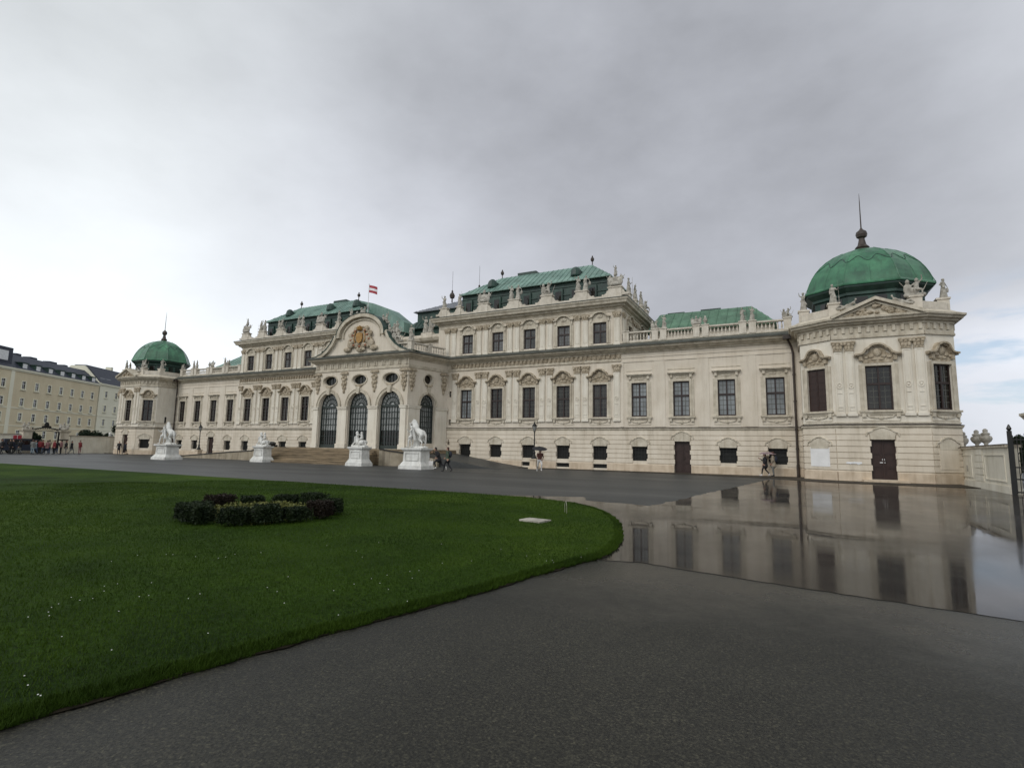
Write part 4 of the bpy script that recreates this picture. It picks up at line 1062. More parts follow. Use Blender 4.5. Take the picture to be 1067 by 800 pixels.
hp = handpt(o, J4); umbrella(hp, o.rotation_euler.z, .56, black, 'black umbrella tilted forward over the running person', .25, .42)
o = person(mHold, hHold, (36.32, -1.02, .03), TA(-1, -.1), [M['skin'], black, black, whitec], 'person in black coat walking along the palace wall under a pink umbrella', hairb)
o2 = person(mStandH, hStandH, (36.85, -.95, .03), TA(-1, .1), [M['skin'], beige, grey, shoe], 'person in beige jacket with a dark backpack walking beside the drainpipe', hairbr)
MB().ell((0, .2, 1.25), (.17, .11, .25)).obj('backpack', navy, o2, smooth=True)
hp = handpt(o2, J5); umbrella(hp, 0, .62, cm('dusty_pink', (.26, .19, .20)), 'dusty pink umbrella shared by two people at the palace wall', 0, .42)
# far crowd by the left gate
mF, hF, JF = person_mesh('person', 1.72, None, S0, .78, .026, hands=False, coat=.15)
mG, hG, JG = person_mesh('person', 1.66, walkA, S0, .72, .026, hands=False, coat=.22)
mK, hK, JK = person_mesh('person', 1.74, holdA, S0, .84, .026, hands=False)
crowd = [(-42.2, -17.1, black, black, 'black coat leftmost of the crowd before the gate', 0), (-42.9, -16.8, black, navy, 'black jacket and navy trousers near the left end of the crowd', 1),
 (-42.3, -16.25, black, black, 'black coat standing under the red poster', 2), (-42.6, -15.9, navy, black, 'navy jacket standing beside the red poster', 0), (-42.1, -15.5, black, grey, 'black jacket and grey trousers left of the gate pillar', 1),
 (-42.8, -15.2, black, black, 'black clothes close before the left gate pillar', 2), (-42.3, -14.2, grey, bright, 'grey jacket and pale trousers before the gate opening', 0), (-42.6, -13.85, bright, denim, 'pale blue jacket before the gate opening', 1),
 (-42.4, -13.45, redc, black, 'red jacket and black trousers, first of the red coats', 2), (-42.7, -13.1, redc, denim, 'red jacket and blue jeans in the gateway', 0), (-42.4, -12.75, pinkc, navy, 'pink jacket in the middle of the group', 1),
 (-42.8, -12.4, beige, denim, 'beige jacket and jeans in the middle of the group', 2), (-42.4, -12.05, redc, black, 'dark red coat beside the right gate post', 0), (-42.6, -11.7, black, denim, 'black jacket and jeans beside the right gate post', 1),
 (-42.5, -11.3, pinkc, black, 'pink coat and black trousers right of the gate post', 2), (-42.6, -10.75, black, grey, 'black jacket and grey trousers, left one of the pair by the garden wall', 0), (-42.5, -10.2, black, grey, 'black coat and grey trousers, right one of the pair by the garden wall', 1),
 (-42.4, -9.35, redc, pinkc, 'bright red coat standing apart at the right of the crowd', 2),
 (-41.4, -5.35, black, black, 'black coat at the far left pavilion door', 0), (-41.2, -4.7, navy, black, 'navy coat beside the far left pavilion door', 1)]
for i, (x, y, a, b, lab, k) in enumerate(crowd):
    me, hr = ((mF, hF), (mG, hG), (mK, hK))[k]
    person(me, hr, (x, y, 0), random.uniform(-3, 3), [M['skin'], a, b, shoe], 'person in '+lab, (hairb, hairbr)[i % 3 == 0], 'visitors gathered far left')

# ------------------------------------------------------------------ statues
def robe(C, folds=9, r=.26, z=.95, k=1.0):
    for i in range(folds):
        a = 2*PI*i/folds; C.append((Vector((.12*math.cos(a), .1*math.sin(a), z)), Vector((r*math.cos(a), r*.85*math.sin(a), .04)), .07, .085))
def statue_mesh(kind):
    rnd = random.Random(kind)
    if kind in (0, 1, 2):
        pose = [dict(eR=(-.36, -.1, 1.55), hR=(-.3, -.2, 1.85), eL=(.3, -.1, 1.15), hL=(.08, -.22, 1.1), head=(.03, -.04, 1.63)),
                dict(eL=(.34, -.12, 1.2), hL=(.42, -.3, 1.42), kL=(.16, -.2, .55), aL=(.14, -.08, .1), head=(-.04, -.03, 1.64)),
                dict(eR=(-.3, .1, 1.2), hR=(-.16, -.12, 1.0), eL=(.38, 0, 1.3), hL=(.5, -.06, 1.05), head=(.05, -.02, 1.62))][kind]
        C, E_, J = human(1.75, pose, hands=False); robe(C)
        C += [(J['sL'], J['pel']+Vector((-.15, -.1, 0)), .09, .1), (J['sR'], Vector((.2, .12, .6)), .07, .12)]
        if kind == 1: C.append((Vector((.44, -.3, .05)), Vector((.42, -.3, 2.0)), .03, .02))
        if kind == 2: E_.append((Vector((.5, -.05, .8)), (.16, .07, .25)))
        E_.append((J['head']+Vector((0, .03, .06)), (.12, .13, .12))); E_.append((Vector((0, 0, .03)), (.36, .32, .1)))
    elif kind == 3:     # trophy: cuirass, helmet, shields, flags
        C = []; E_ = [(Vector((0, 0, .6)), (.3, .22, .38)), (Vector((0, -.02, 1.12)), (.15, .17, .18)), (Vector((0, .05, 1.32)), (.05, .2, .14)), (Vector((-.42, -.1, .4)), (.3, .1, .38)), (Vector((.42, -.1, .42)), (.3, .1, .36)),
             (Vector((0, -.2, .2)), (.4, .2, .2)), (Vector((-.55, 0, .75)), (.14, .1, .25)), (Vector((.58, 0, .8)), (.14, .1, .22))]
        for s in (-1, 1):
            for t in (.5, .85): C.append((Vector((s*.1, .08, .2)), Vector((s*t, .08, 1.35-.3*t)), .035, .03))
            C.append((Vector((s*.25, 0, .85)), Vector((s*.48, -.05, .7)), .1, .07)); C.append((Vector((s*.5, .05, 1.0)), Vector((s*.75, .05, .72)), .1, .05))
        C.append((Vector((-.5, 0, .06)), Vector((.5, 0, .06)), .1, .1))
    elif kind == 4:     # trophy with seated putto
        C = [(Vector((-.5, 0, .08)), Vector((.5, 0, .08)), .14, .14), (Vector((.1, -.05, .45)), Vector((.12, -.02, .85)), .16, .13), (Vector((.2, -.1, .45)), Vector((.35, -.35, .35)), .09, .07), (Vector((.35, -.35, .35)), Vector((.36, -.38, .08)), .06, .05),
             (Vector((.0, -.1, .45)), Vector((-.05, -.38, .38)), .09, .07), (Vector((-.05, -.38, .38)), Vector((-.05, -.42, .1)), .06, .05), (Vector((.24, 0, .9)), Vector((.45, -.05, 1.15)), .055, .045), (Vector((.45, -.05, 1.15)), Vector((.4, -.1, 1.4)), .045, .04), (Vector((0, 0, .88)), Vector((-.25, -.1, .65)), .055, .045)]
        E_ = [(Vector((.13, -.04, 1.1)), (.12, .13, .14)), (Vector((-.38, -.02, .5)), (.25, .14, .42)), (Vector((-.38, -.05, 1.0)), (.13, .13, .17)), (Vector((-.1, .1, .35)), (.4, .25, .3))]
        C.append((Vector((-.2, .1, .2)), Vector((-.8, .1, 1.1)), .035, .03)); C.append((Vector((.4, .15, .2)), Vector((.75, .1, .95)), .035, .03))
    elif kind == 5:     # reclining figure leaning on the slope
        C = [(Vector((-.6, 0, .25)), Vector((-.15, -.02, .3)), .14, .17), (Vector((-.15, 0, .3)), Vector((.28, 0, .62)), .17, .17), (Vector((.28, 0, .62)), Vector((.42, -.02, .8)), .12, .07), (Vector((-.6, -.06, .25)), Vector((-1.0, -.1, .42)), .1, .08),
             (Vector((-1.0, -.1, .42)), Vector((-1.35, -.1, .12)), .08, .05), (Vector((-.6, .08, .2)), Vector((-1.3, .08, .1)), .1, .06), (Vector((.35, .16, .66)), Vector((.6, .2, .4)), .06, .05), (Vector((.6, .2, .4)), Vector((.7, .1, .12)), .05, .04),
             (Vector((.3, -.16, .68)), Vector((.05, -.3, .5)), .06, .05), (Vector((.05, -.3, .5)), Vector((-.2, -.3, .5)), .05, .04), (Vector((.1, 0, .15)), Vector((-1.2, 0, .05)), .22, .14), (Vector((-.3, -.1, .4)), Vector((-.7, -.15, .1)), .12, .12)]
        E_ = [(Vector((.5, -.04, .95)), (.11, .12, .14)), (Vector((.5, .15, .12)), (.3, .2, .14))]
    elif kind == 6:     # urn with flames / bust-like vase
        m = MB(); m.lathe(0, 0, [(.22, 0), (.22, .08), (.1, .14), (.09, .22), (.24, .4), (.3, .58), (.27, .72), (.16, .82), (.22, .88), (.2, .94), (.1, 1.02), (.13, 1.14), (.05, 1.26)], 14)
        return m.mesh('statue', 'statue', True)
    return organic('statue', C, [(tuple(c), r) for c, r in E_], ['statue'], .035)
SM = {k: statue_mesh(k) for k in range(7)}
ordn = ['first', 'second', 'third', 'fourth', 'fifth', 'sixth', 'seventh', 'eighth', 'ninth', 'tenth', 'eleventh', 'twelfth']
KN = {0: 'robed stone figure with one arm raised', 1: 'stone figure holding a staff', 2: 'draped stone figure with a shield', 3: 'carved stone trophy of armour', 4: 'stone putto seated on trophies', 5: 'reclining stone figure', 6: 'tall stone urn'}
def stat(kind, x, y, z, where, rz=0, k=1.0):
    o = link('urn' if kind == 6 else 'statue', SM[kind], None, (x, y, z), rz); o.scale = (k, k, k)
    tag(o, KN[kind]+' '+where, 'urn' if kind == 6 else 'statue', 'roof statues of the palace')
    return o
for s_ in (1, -1):
    side = 'right' if s_ > 0 else 'left'
    n = 0; seq = []
    seq += [(6.5, 0), (8.4, 1)]
    mids = [(xs[i]+xs[i+1])/2 for i in range(4)]
    for i, c in enumerate(mids): seq += [(c, 3 if i == 0 else 4)] if i % 2 == 0 else [(c-.36, 0), (c+.36, 2)]
    seq += [(24.8, 3)]
    for i, (x, kd) in enumerate(seq):
        stat(kd, s_*x, .05, 16.1 if x > 9 else 16.0, 'on %s block front parapet, %s from portico' % (side, ordn[i]), 0, .8 if kd in (0, 1, 2) else 1.0)
    stat(0, s_*24.8, .1, 17.2, 'crowning the outer corner of the tall %s block' % side, 0, .5)
    for i, (y, kd) in enumerate(((2.6, 1), (4.9, 0), (7.2, 2), (9.2, 4))):
        stat(kd, s_*25.3, y, 16.1, 'on %s block side parapet, %s from front' % (side, ordn[i]), R(90)*s_, .85)
    for i, (x, kd) in enumerate(((28.2, 4), (28.95, 0), (31.55, 3), (32.25, 6), (35.05, 1), (35.75, 0), (38.2, 4))):
        stat(kd, s_*x, .2, 12.03, 'on %s wing balustrade, %s from tall block' % (side, ordn[i]), 0, .62 if kd in (0, 1) else .6)
    c = s_*43.25; pv = 'above %s pavilion' % side
    stat(1, c-2.25, -3.45, 11.87, pv+', left of its pediment', 0, .75); stat(4, c+2.25, -3.45, 11.87, pv+', right of its pediment', 0, .95)
    stat(0, c-4.0, -2.1, 11.87, pv+', on its left corner', R(-50), .75); stat(2, c+4.0, -2.1, 11.87, pv+', on its right corner', R(50), .75)
    stat(5, c-1.3, -3.75, 11.35, pv+', on the left pediment slope', 0, .62)
    o = stat(5, c+1.3, -3.75, 11.35, pv+', on the right pediment slope', 0, .62); o.scale = (-.62, .62, .62)
for i, (kd, x, y, z, k) in enumerate(((0, 1.9, 3.1, 14.5, 1.05), (2, 2.6, 3.1, 14.5, 1.05), (1, -2.2, 3.1, 14.5, 1.0), (3, 5.0, 3.1, 14.5, .9))):
    stat(kd, x, y, z, 'on recessed parapet behind portico, %s of the row' % ordn[i], 0, k)
for i, (kd, x, y, z, k) in enumerate(((4, 4.3, PY+.35, 11.87, 1.0), (1, 5.95, PY+.4, 11.87, .85), (4, 3.5, PY+.6, 12.6, 1.0))):
    stat(kd, x, y, z, 'right of the portico gable, %s of the group' % ordn[i], R(20), k)
stat(4, -.1, PY+.25, 14.85, 'crowning the top of the portico gable left of the flagpole', 0, .8); stat(3, -1.3, PY+.5, 14.45, 'lying just left of the gable crown', 0, .75)
stat(4, 2.6, PY+.5, 13.9, 'on the right curve of the gable under the flag', 0, .8); stat(5, -2.7, PY+.5, 13.75, 'on the left curve of the gable', 0, .7)
SM[6] and stat(6, 47.75, -1.75, 2.25, 'on the garden wall end beside the right pavilion', 0, .8)

# flag on the gable
fl = empty('flag', (.28, PY+.35, 14.6)); tag(fl, 'red and white striped flag on a white pole above the portico gable', 'flag')
MB().tube([(0, 0, 0), (0, 0, 3.55)], .035, 8, .025).ell((0, 0, 3.58), (.06, .06, .06)).obj('pole', 'dwhite', fl)
def cloth(z0, z1, mat):
    m = MB(); n = 14
    for i in range(n+1):
        u = i/n; x = .04+1.05*u; y = .1*math.sin(u*7)*u; dz = -.34*u**1.3
        m.v += [(x, y, z0+dz), (x, y+.03*math.sin(u*5), z1+dz)]
    for i in range(n): m.f.append((2*i, 2*i+2, 2*i+3, 2*i+1))
    return m.obj('flag_stripe', mat, fl)
for z0, z1, mt in ((3.22, 3.48, 'red'), (2.96, 3.22, 'flagwhite'), (2.7, 2.96, 'red')): cloth(z0, z1, mt)

# marble groups in front: two horse tamers, two sphinxes
def horse_caps():
    V = Vector
    C = [(V((.12, 0, 1.12)), V((-.4, 0, 1.32)), .33, .29), (V((-.4, 0, 1.32)), V((-.72, 0, 1.56)), .29, .29), (V((-.72, 0, 1.60)), V((-.90, 0, 1.95)), .30, .22), (V((-.90, 0, 1.93)), V((-.96, 0, 2.16)), .22, .17),
         (V((-.98, 0, 2.17)), V((-1.26, 0, 1.97)), .16, .12), (V((-1.26, 0, 1.97)), V((-1.42, 0, 1.82)), .12, .09), (V((-.50, 0, 1.72)), V((-.80, 0, 2.2)), .13, .10), (V((-.80, 0, 2.2)), V((-1.02, 0, 2.32)), .09, .06)]
    for s in (-1, 1):
        C += [(V((-.98, s*.08, 2.26)), V((-.97, s*.09, 2.40)), .04, .015)]
        C += [(V((.18, s*.17, 1.05)), V((-.02, s*.21, .70)), .20, .13), (V((-.02, s*.21, .70)), V((.30, s*.22, .46)), .11, .07), (V((.30, s*.22, .46)), V((.2, s*.22, .12)), .062, .05), (V((.2, s*.22, .12)), V((.1, s*.22, .06)), .065, .06)]
        C += [(V((-.78, s*.18, 1.42)), V((-1.02, s*.2, 1.18+.1*s)), .14, .09), (V((-1.02, s*.2, 1.18+.1*s)), V((-.86, s*.2, .86+.1*s)), .075, .05), (V((-.86, s*.2, .86+.1*s)), V((-.98, s*.2, .78+.1*s)), .055, .05)]
    C += [(V((.42, 0, 1.2)), V((.56, 0, .95)), .09, .10), (V((.56, 0, .95)), V((.58, 0, .3)), .10, .04), (V((-.45, .05, .05)), V((-.42, .05, 1.1)), .24, .16), (V((-.75, -.1, .05)), V((-.6, 0, .9)), .16, .12), (V((.5, 0, .04)), V((-1.0, 0, .04)), .13, .13), (V((.5, .25, .04)), V((-1.0, .25, .04)), .1, .1), (V((.5, -.25, .04)), V((-1.0, -.25, .04)), .1, .1)]
    return C
horse = organic('horse', horse_caps(), [], ['marble'], .035)
Cm, Em, Jm = human(1.6, dict(eR=(-.38, -.12, 1.55), hR=(-.34, -.2, 1.85), eL=(.34, -.12, 1.2), hL=(.45, -.25, 1.35), kL=(.2, -.2, .5), aL=(.26, -.2, .08), tL=(.28, -.38, .035)))
Cm += [(Vector((.12, .12, 1.2)), Vector((.15, .28, .55)), .08, .12), (Vector((-.12, .1, .95)), Vector((.15, -.1, .72)), .12, .12)]
tamer = organic('tamer_figure', Cm, [(tuple(c), r) for c, r in Em], ['marble'], .02)
ph = MB().ell((0, 0, 1.49), (.085, .1, .08), 10, 6).mesh('hair', 'marble', True)
def pedestal(a, h, parent):
    m = MB(); m.frus(0, 0, a*1.10, a*.82, a*1.08, a*.80, -.1, .16*h); m.frus(0, 0, a*1.05, a*.75, a*.86, a*.60, .16*h, .34*h); m.frus(0, 0, a*.84, a*.58, a*.80, a*.56, .34*h, .84*h)
    m.frus(0, 0, a*.84, a*.60, a*.95, a*.70, .84*h, .92*h); m.frus(0, 0, a*.98, a*.73, a*.98, a*.73, .92*h, h)
    p = m.obj('pedestal', 'marble', parent)
    q = MB()
    for sy in (-1,): q.ribbon([(-a*.6, .42*h), (a*.6, .42*h), (a*.6, .76*h), (-a*.6, .76*h)], .05, -a*.6-.03, -a*.55, closed=True)
    q.obj('panel_moulding', 'marble', p); return p
def tamer_group(loc, label, a, h, k):
    t = empty('horse_tamer_statue', loc); tag(t, label, 'statue', 'marble groups on pedestals before the palace')
    pedestal(a, h, t)
    o = link('horse', horse, t, (.34*k, .1, h)); o.scale = (k*.82, k, k)
    o = link('tamer_figure', tamer, t, (-.3*k, -.36*k, h+.04), R(-60)); o.scale = (1.1*k,)*3
    link('hair', ph, o)
V = Vector
Cs = [(V((.75, 0, .35)), V((-.35, 0, .42)), .26, .26), (V((-.35, 0, .42)), V((-.55, 0, .85)), .26, .18), (V((-.55, 0, .85)), V((-.55, 0, 1.02)), .11, .07), (V((-.6, -.22, .85)), V((-.55, .22, .85)), .1, .1),
      (V((-.6, .22, .8)), V((-.62, .24, .4)), .09, .08), (V((-.62, .24, .4)), V((-1.05, .22, .14)), .085, .07), (V((-.6, -.22, .8)), V((-.62, -.24, .4)), .09, .08), (V((-.62, -.24, .4)), V((-1.05, -.22, .14)), .085, .07),
      (V((.7, .24, .4)), V((.35, .34, .35)), .19, .12), (V((.35, .34, .35)), V((.2, .34, .1)), .1, .07), (V((.7, -.24, .4)), V((.35, -.34, .35)), .19, .12), (V((.35, -.34, .35)), V((.2, -.34, .1)), .1, .07), (V((.95, 0, .3)), V((1.1, -.2, .15)), .05, .04), (V((-1.0, 0, .04)), V((1.0, 0, .04)), .14, .14), (V((-1.0, .25, .04)), V((1.0, .25, .04)), .1, .1), (V((-1.0, -.25, .04)), V((1.0, -.25, .04)), .1, .1)]
Es = [((-.58, 0, 1.2), (.13, .12, .16)), ((-.52, 0, 1.24), (.17, .17, .18)), ((-.68, .1, .82), (.1, .09, .1)), ((-.68, -.1, .82), (.1, .09, .1)), ((-.7, 0, 1.17), (.03, .02, .03)), ((-.42, 0, 1.05), (.15, .18, .16))]
sphinx = organic('sphinx_body', Cs, Es, ['marble'], .03)
Cp = [(V((0, 0, .2)), V((-.04, 0, .5)), .14, .12), (V((-.05, .12, .48)), V((-.3, .16, .42)), .05, .04), (V((-.05, -.12, .48)), V((-.25, -.2, .55)), .05, .04), (V((0, .1, .15)), V((-.25, .2, .08)), .08, .06), (V((0, -.1, .15)), V((-.25, -.2, .08)), .08, .06), (V((-.25, -.2, .08)), V((-.22, -.26, -.18)), .06, .05)]
putto = organic('putto', Cp, [((-.06, 0, .7), (.12, .12, .13)), ((-.17, 0, .68), (.02, .02, .025))], ['marble'], .025)
def sphinx_group(loc, label, a, h, k, rz=0):
    t = empty('sphinx_statue', loc, rz); tag(t, label, 'statue', 'marble groups on pedestals before the palace')
    pedestal(a, h, t); o = link('sphinx_body', sphinx, t, (0, 0, h)); o.scale = (k*.74, k*.85, k); o = link('putto', putto, t, (.2*k, 0, h+.62*k)); o.scale = (k*.9,)*3
tamer_group((-17.2, -13.0, 0), 'white marble horse tamer on a pedestal before the far left pavilion', 1.08, 1.5, .95)
tamer_group((12.35, -11.3, 0), 'white marble horse tamer on the largest pedestal, nearest, right of the portico', 1.0, 1.6, .95)
sphinx_group((5.2, -9.9, 0), 'white marble sphinx with child on its back before the portico arches', (.84), 1.6, .95)
sphinx_group((-7.1, -9.9, 0), 'white marble sphinx left of the stone steps on a flared pedestal', (.82), 1.5, .95)

# street lamps
def lamp(loc, label):
    t = empty('street_lamp', loc); tag(t, label, 'street lamp', 'old lanterns before the palace')
    b = MB(); b.frus(0, 0, .42, .42, .36, .36, -.05, .2); b.frus(0, 0, .3, .3, .28, .28, .2, .75); b.frus(0, 0, .36, .36, .36, .36, .75, .86); b.obj('stone_base', 'plinth', t)
    p = MB(); p.lathe(0, 0, [(.26, .86), (.24, .98), (.14, 1.1), (.1, 1.3), (.13, 1.38), (.07, 1.5), (.055, 2.2), (.045, 3.1), (.09, 3.14), (.05, 3.2), (.12, 3.26)], 10); p.obj('post', 'iron', t)
    g = MB(); g.lathe(0, 0, [(.1, 3.27), (.2, 3.68), (.2, 3.72)], 6); l = g.obj('lantern', 'lampglass', t)
    c = MB(); c.lathe(0, 0, [(.25, 3.7), (.24, 3.76), (.12, 3.88), (.06, 3.94), (.08, 4.0), (.02, 4.1)], 6)
    for i in range(6):
        a = 2*PI*i/6; c.tube([(.105*math.cos(a), .105*math.sin(a), 3.26), (.21*math.cos(a), .21*math.sin(a), 3.7)], .014, 4)
    c.obj('lantern_frame', 'iron', l)
lamp((18.08, -2.1, 0), 'black lantern on stone base before the right block of the palace')
lamp((-28.9, -2.4, 0), 'black lantern before the far left wing of the palace')

# ------------------------------------------------------------------ ground
def st(o, name=None): o['kind'] = 'structure'; return o
def sheet(name, mat, pts, z, thick=0):
    m = MB(); m.v = [(x, y, z) for x, y in pts]; m.f = [tuple(range(len(pts)))]
    return st(m.obj(name, mat))
def jag(pts, step=.35, amp=.07):
    out = []
    for a, b in zip(pts[:-1], pts[1:]):
        L = math.hypot(b[0]-a[0], b[1]-a[1]); k = max(1, int(L/step))
        for i in range(k):
            q = i/k; out.append((a[0]+(b[0]-a[0])*q+(random.uniform(-amp, amp) if i else 0), a[1]+(b[1]-a[1])*q+(random.uniform(-amp, amp) if i else 0)))
    return out+[pts[-1]]
sheet('ground', 'asphalt', [(-900, -600), (900, -600), (900, 900), (-900, 900)], -.012)
BND = [(34.2, -37.15), (35.0, -37.03), (35.96, -36.75), (36.9, -36.95), (37.86, -37.14), (39.99, -37.5), (60, -40.5)]; BND = jag(BND, .12, .018)
sheet('paving', 'near', [(20, -90), (60, -90)]+BND[::-1]+[(20, -37.15)], -.004)
sheet('flooded_paving', 'wet', [(27.5, -28.45)]+jag([(28.3, -28.15), (31.46, -26.64), (31.94, -27.79), (34.18, -28.31), (34.71, -23.62), (35.79, -14.41), (36.7, -5.6)], .3, .09)+[(60, -5.6)]+BND[::-1]+[(20, -37.1), (20, -30)], 0.0)
SW = [(15.5, 0), (15.5, -1.7), (37.2, -1.7), (39.6, -4.7), (46.8, -4.7), (49.5, -1.2), (60, -1.0), (60, 0)]
m = MB(); m.prism([(15.5, .5), (15.5, -1.5), (30, -2.2), (37.0, -4.0), (39.7, -6.8), (47.1, -7.0), (47.1, -1.0), (48.2, .5)], -.01, .028); st(m.obj('pavement', 'sidewalk'))
st(MB().prism([(-60, .5), (-60, -3.0), (-48.6, -3.0), (-46.7, -4.5), (-39.7, -4.5), (-37.4, -1.5), (-28, -1.5), (-28, .5)], -.01, .028).obj('pavement', 'sidewalk'))

# lawn: structured sheet with rounded edge
ET = [(-28.22, 27.5), (-28.35, 30.0), (-28.7, 31.2), (-29.3, 32.2), (-30.15, 33.06), (-31.0, 33.65), (-31.94, 34.15), (-33.0, 34.6), (-33.86, 34.86), (-35, 35.2), (-36.1, 35.38), (-36.8, 35.38), (-37.4, 35.22), (-38.5, 34.99), (-39.45, 34.84), (-41.6, 34.32), (-43, 34.05), (-48, 33.4), (-60, 32), (-75, 30)]
ys_t = np.array([-a for a, b in ET]); xs_t = np.array([b for a, b in ET])
def xedge(y): return float(np.interp(-y, ys_t, xs_t))
YT = -28.22
poly_e = np.array([(b, a) for a, b in ET]+[(-120, YT)][:0])
segA = np.array([(-120.0, YT)]+[(b, a) for a, b in ET]); 
def edist(P):
    d = np.full(len(P), 1e9)
    for a, b in zip(segA[:-1], segA[1:]):
        ab = b-a; t = np.clip(((P-a)@ab)/(ab@ab), 0, 1); q = a+t[:, None]*ab; d = np.minimum(d, np.hypot(*(P-q).T))
    return d
def lawn_h(P):
    d = edist(P); x, y = P.T
    h = .045*np.clip(d/.10, 0, 1)+.025*np.clip(d/2.5, 0, 1)
    und = .05*np.sin(x*.31+y*.55)+.03*np.sin(x*.83-y*.4+1.2)+.02*np.sin(x*1.7+y*1.1)
    # shallow swale running past the shrub bed
    sw = y-(-31.2-.18*(28-x)*0.35); sw2 = y-(-38.6+.12*(30-x))
    und = und*.28-.035*np.exp(-(sw/.8)**2)-.03*np.exp(-(sw2/.9)**2)
    return np.maximum(h+und*np.clip(d/2.5, 0, 1), np.where(d > .05, .03, 0))
rows = [YT-q for q in (0, .04, .1, .2, .35, .6, .9, 1.3)]+[YT-1.3-.45*i for i in range(1, 60)]+[-56, -60, -66, -75]
cols_ = [0, .03, .08, .15, .3, .5, .8]+[.8+.45*i for i in range(1, 40)]+[20+2*i for i in range(1, 20)]+[70, 90, 120, 150]
P = np.array([(xedge(y)-c, y) for y in rows for c in cols_]); Hh = lawn_h(P)
m = MB(); m.v = [(float(a), float(b), float(c)) for (a, b), c in zip(P, Hh)]; nc = len(cols_)
m.f = [(i*nc+j, i*nc+j+1, (i+1)*nc+j+1, (i+1)*nc+j) for i in range(len(rows)-1) for j in range(nc-1)]
lawn = st(m.obj('lawn', 'lawn', smooth=True))
# grass blades, denser towards the camera, longer at the edge
CAM = np.array([37.99, -44.81])
def blades(n, dmax, name, near=False):
    pts = []
    while sum(map(len, pts)) < n:
        k = n*3
        r = 2.5+(dmax-2.5)*rng.random(k)**1.15; a = R(95)+R(100)*rng.random(k)
        Q = np.stack([CAM[0]+r*np.cos(a), CAM[1]+r*np.sin(a)], 1)
        e = np.interp(-Q[:, 1], ys_t, xs_t); ok = (Q[:, 0] < e-.005) & (Q[:, 1] < YT-.02); pts.append(Q[ok])
    Q = np.concatenate(pts)[:n]; return Q
def blade_mesh(Q, h0, h1, w, name, mat):
    n = len(Q); z = lawn_h(Q); d = edist(Q); dist = np.hypot(*(Q-CAM).T)
    h = (h0+(h1-h0)*rng.random(n)); h = np.where(d < .12, h*1.35, h); ww = w*(.6+dist/9)
    a = rng.random(n)*2*PI; lean = rng.random(n)*.9; b = rng.random(n)*2*PI
    base = np.stack([Q[:, 0], Q[:, 1], z-.006], 1); side = np.stack([np.cos(a)*ww, np.sin(a)*ww, 0*a], 1)
    tip = base+np.stack([np.cos(b)*lean*h, np.sin(b)*lean*h, h], 1)
    v = np.empty((n, 3, 3)); v[:, 0] = base-side; v[:, 1] = base+side; v[:, 2] = tip
    me = bpy.data.meshes.new(name); me.vertices.add(3*n); me.vertices.foreach_set('co', v.reshape(-1))
    me.loops.add(3*n); me.loops.foreach_set('vertex_index', np.arange(3*n)); me.polygons.add(n)
    me.polygons.foreach_set('loop_start', np.arange(0, 3*n, 3)); me.polygons.foreach_set('loop_total', np.full(n, 3)); me.update(); me.validate()
    me.materials.append(M[mat]); o = link(name, me); return o
g = blade_mesh(blades(330000, 26, 'grass'), .018, .042, .0032, 'grass', 'blade'); g['kind'] = 'stuff'; g['label'] = 'short dark green grass of the lawn'; g['category'] = 'grass'
def edge_pts(n):
    y = -29.0-17.0*rng.random(n)**.8; return np.stack([np.interp(-y, ys_t, xs_t)-.16*rng.random(n)**1.6+.012+.012*np.sin(y*37)+.015*np.sin(y*11), y], 1)
g = blade_mesh(edge_pts(45000), .015, .042, .0032, 'edge_tufts', 'blade'); g['kind'] = 'stuff'; g['label'] = 'ragged grass tufts along the lawn edge'; g['category'] = 'grass'
m = MB(); yy = [-28.4-.25*i for i in range(80)]
for y in yy: wv = .015+.03*math.sin(y*5.1)+.02*math.sin(y*13.7); e = xedge(y); m.v += [(e-.08, y, .009), (e+max(.012, wv), y, .007)]
m.f = [(2*i, 2*i+2, 2*i+3, 2*i+1) for i in range(len(yy)-1)]
M['soil'] = varied('damp_soil', (.008, .007, .004), (.022, .017, .010), 14, .9, spec=.1); st(m.obj('soil_edge', 'soil'))
# daisies
Q = blades(230, 9, 'x'); keep = rng.random(len(Q)) < (.25+.75*(np.sin(Q[:, 0]*2.1)*np.sin(Q[:, 1]*1.7) > .2)); Q = Q[keep]; m = MB(); z = lawn_h(Q)
for (x, y), zz in zip(Q, z): m.lathe(float(x), float(y), [(.001, float(zz)+.032), (.0050, float(zz)+.034), (.004, float(zz)+.037)], 6)
o = m.obj('daisies', 'daisy'); o['kind'] = 'stuff'; o['label'] = 'tiny white daisies scattered in the lawn'; o['category'] = 'flowers'
# stone plate and wire hoop
def lh(x, y): return float(lawn_h(np.array([[x, y]]))[0])
m = MB(); m.prism([(32.62, -34.03), (32.67, -33.6), (33.24, -33.69), (33.17, -34.12)][::-1], lh(32.9, -33.85)-.05, lh(32.9, -33.85)+.035)
tag(m.obj('cover_plate', 'statue'), 'pale square cover plate set in the lawn near its tip', 'plate')
m = MB(); z = lh(32.9, -31.9); m.tube([(32.98, -32.1, z), (32.98, -32.1, z+.18), (32.92, -32.0, z+.3), (32.85, -31.9, z+.22), (32.83, -31.85, z)], .0045, 6)
tag(m.obj('wire_hoop', 'statue'), 'small pale wire hoop sticking out of the lawn edge', 'wire')

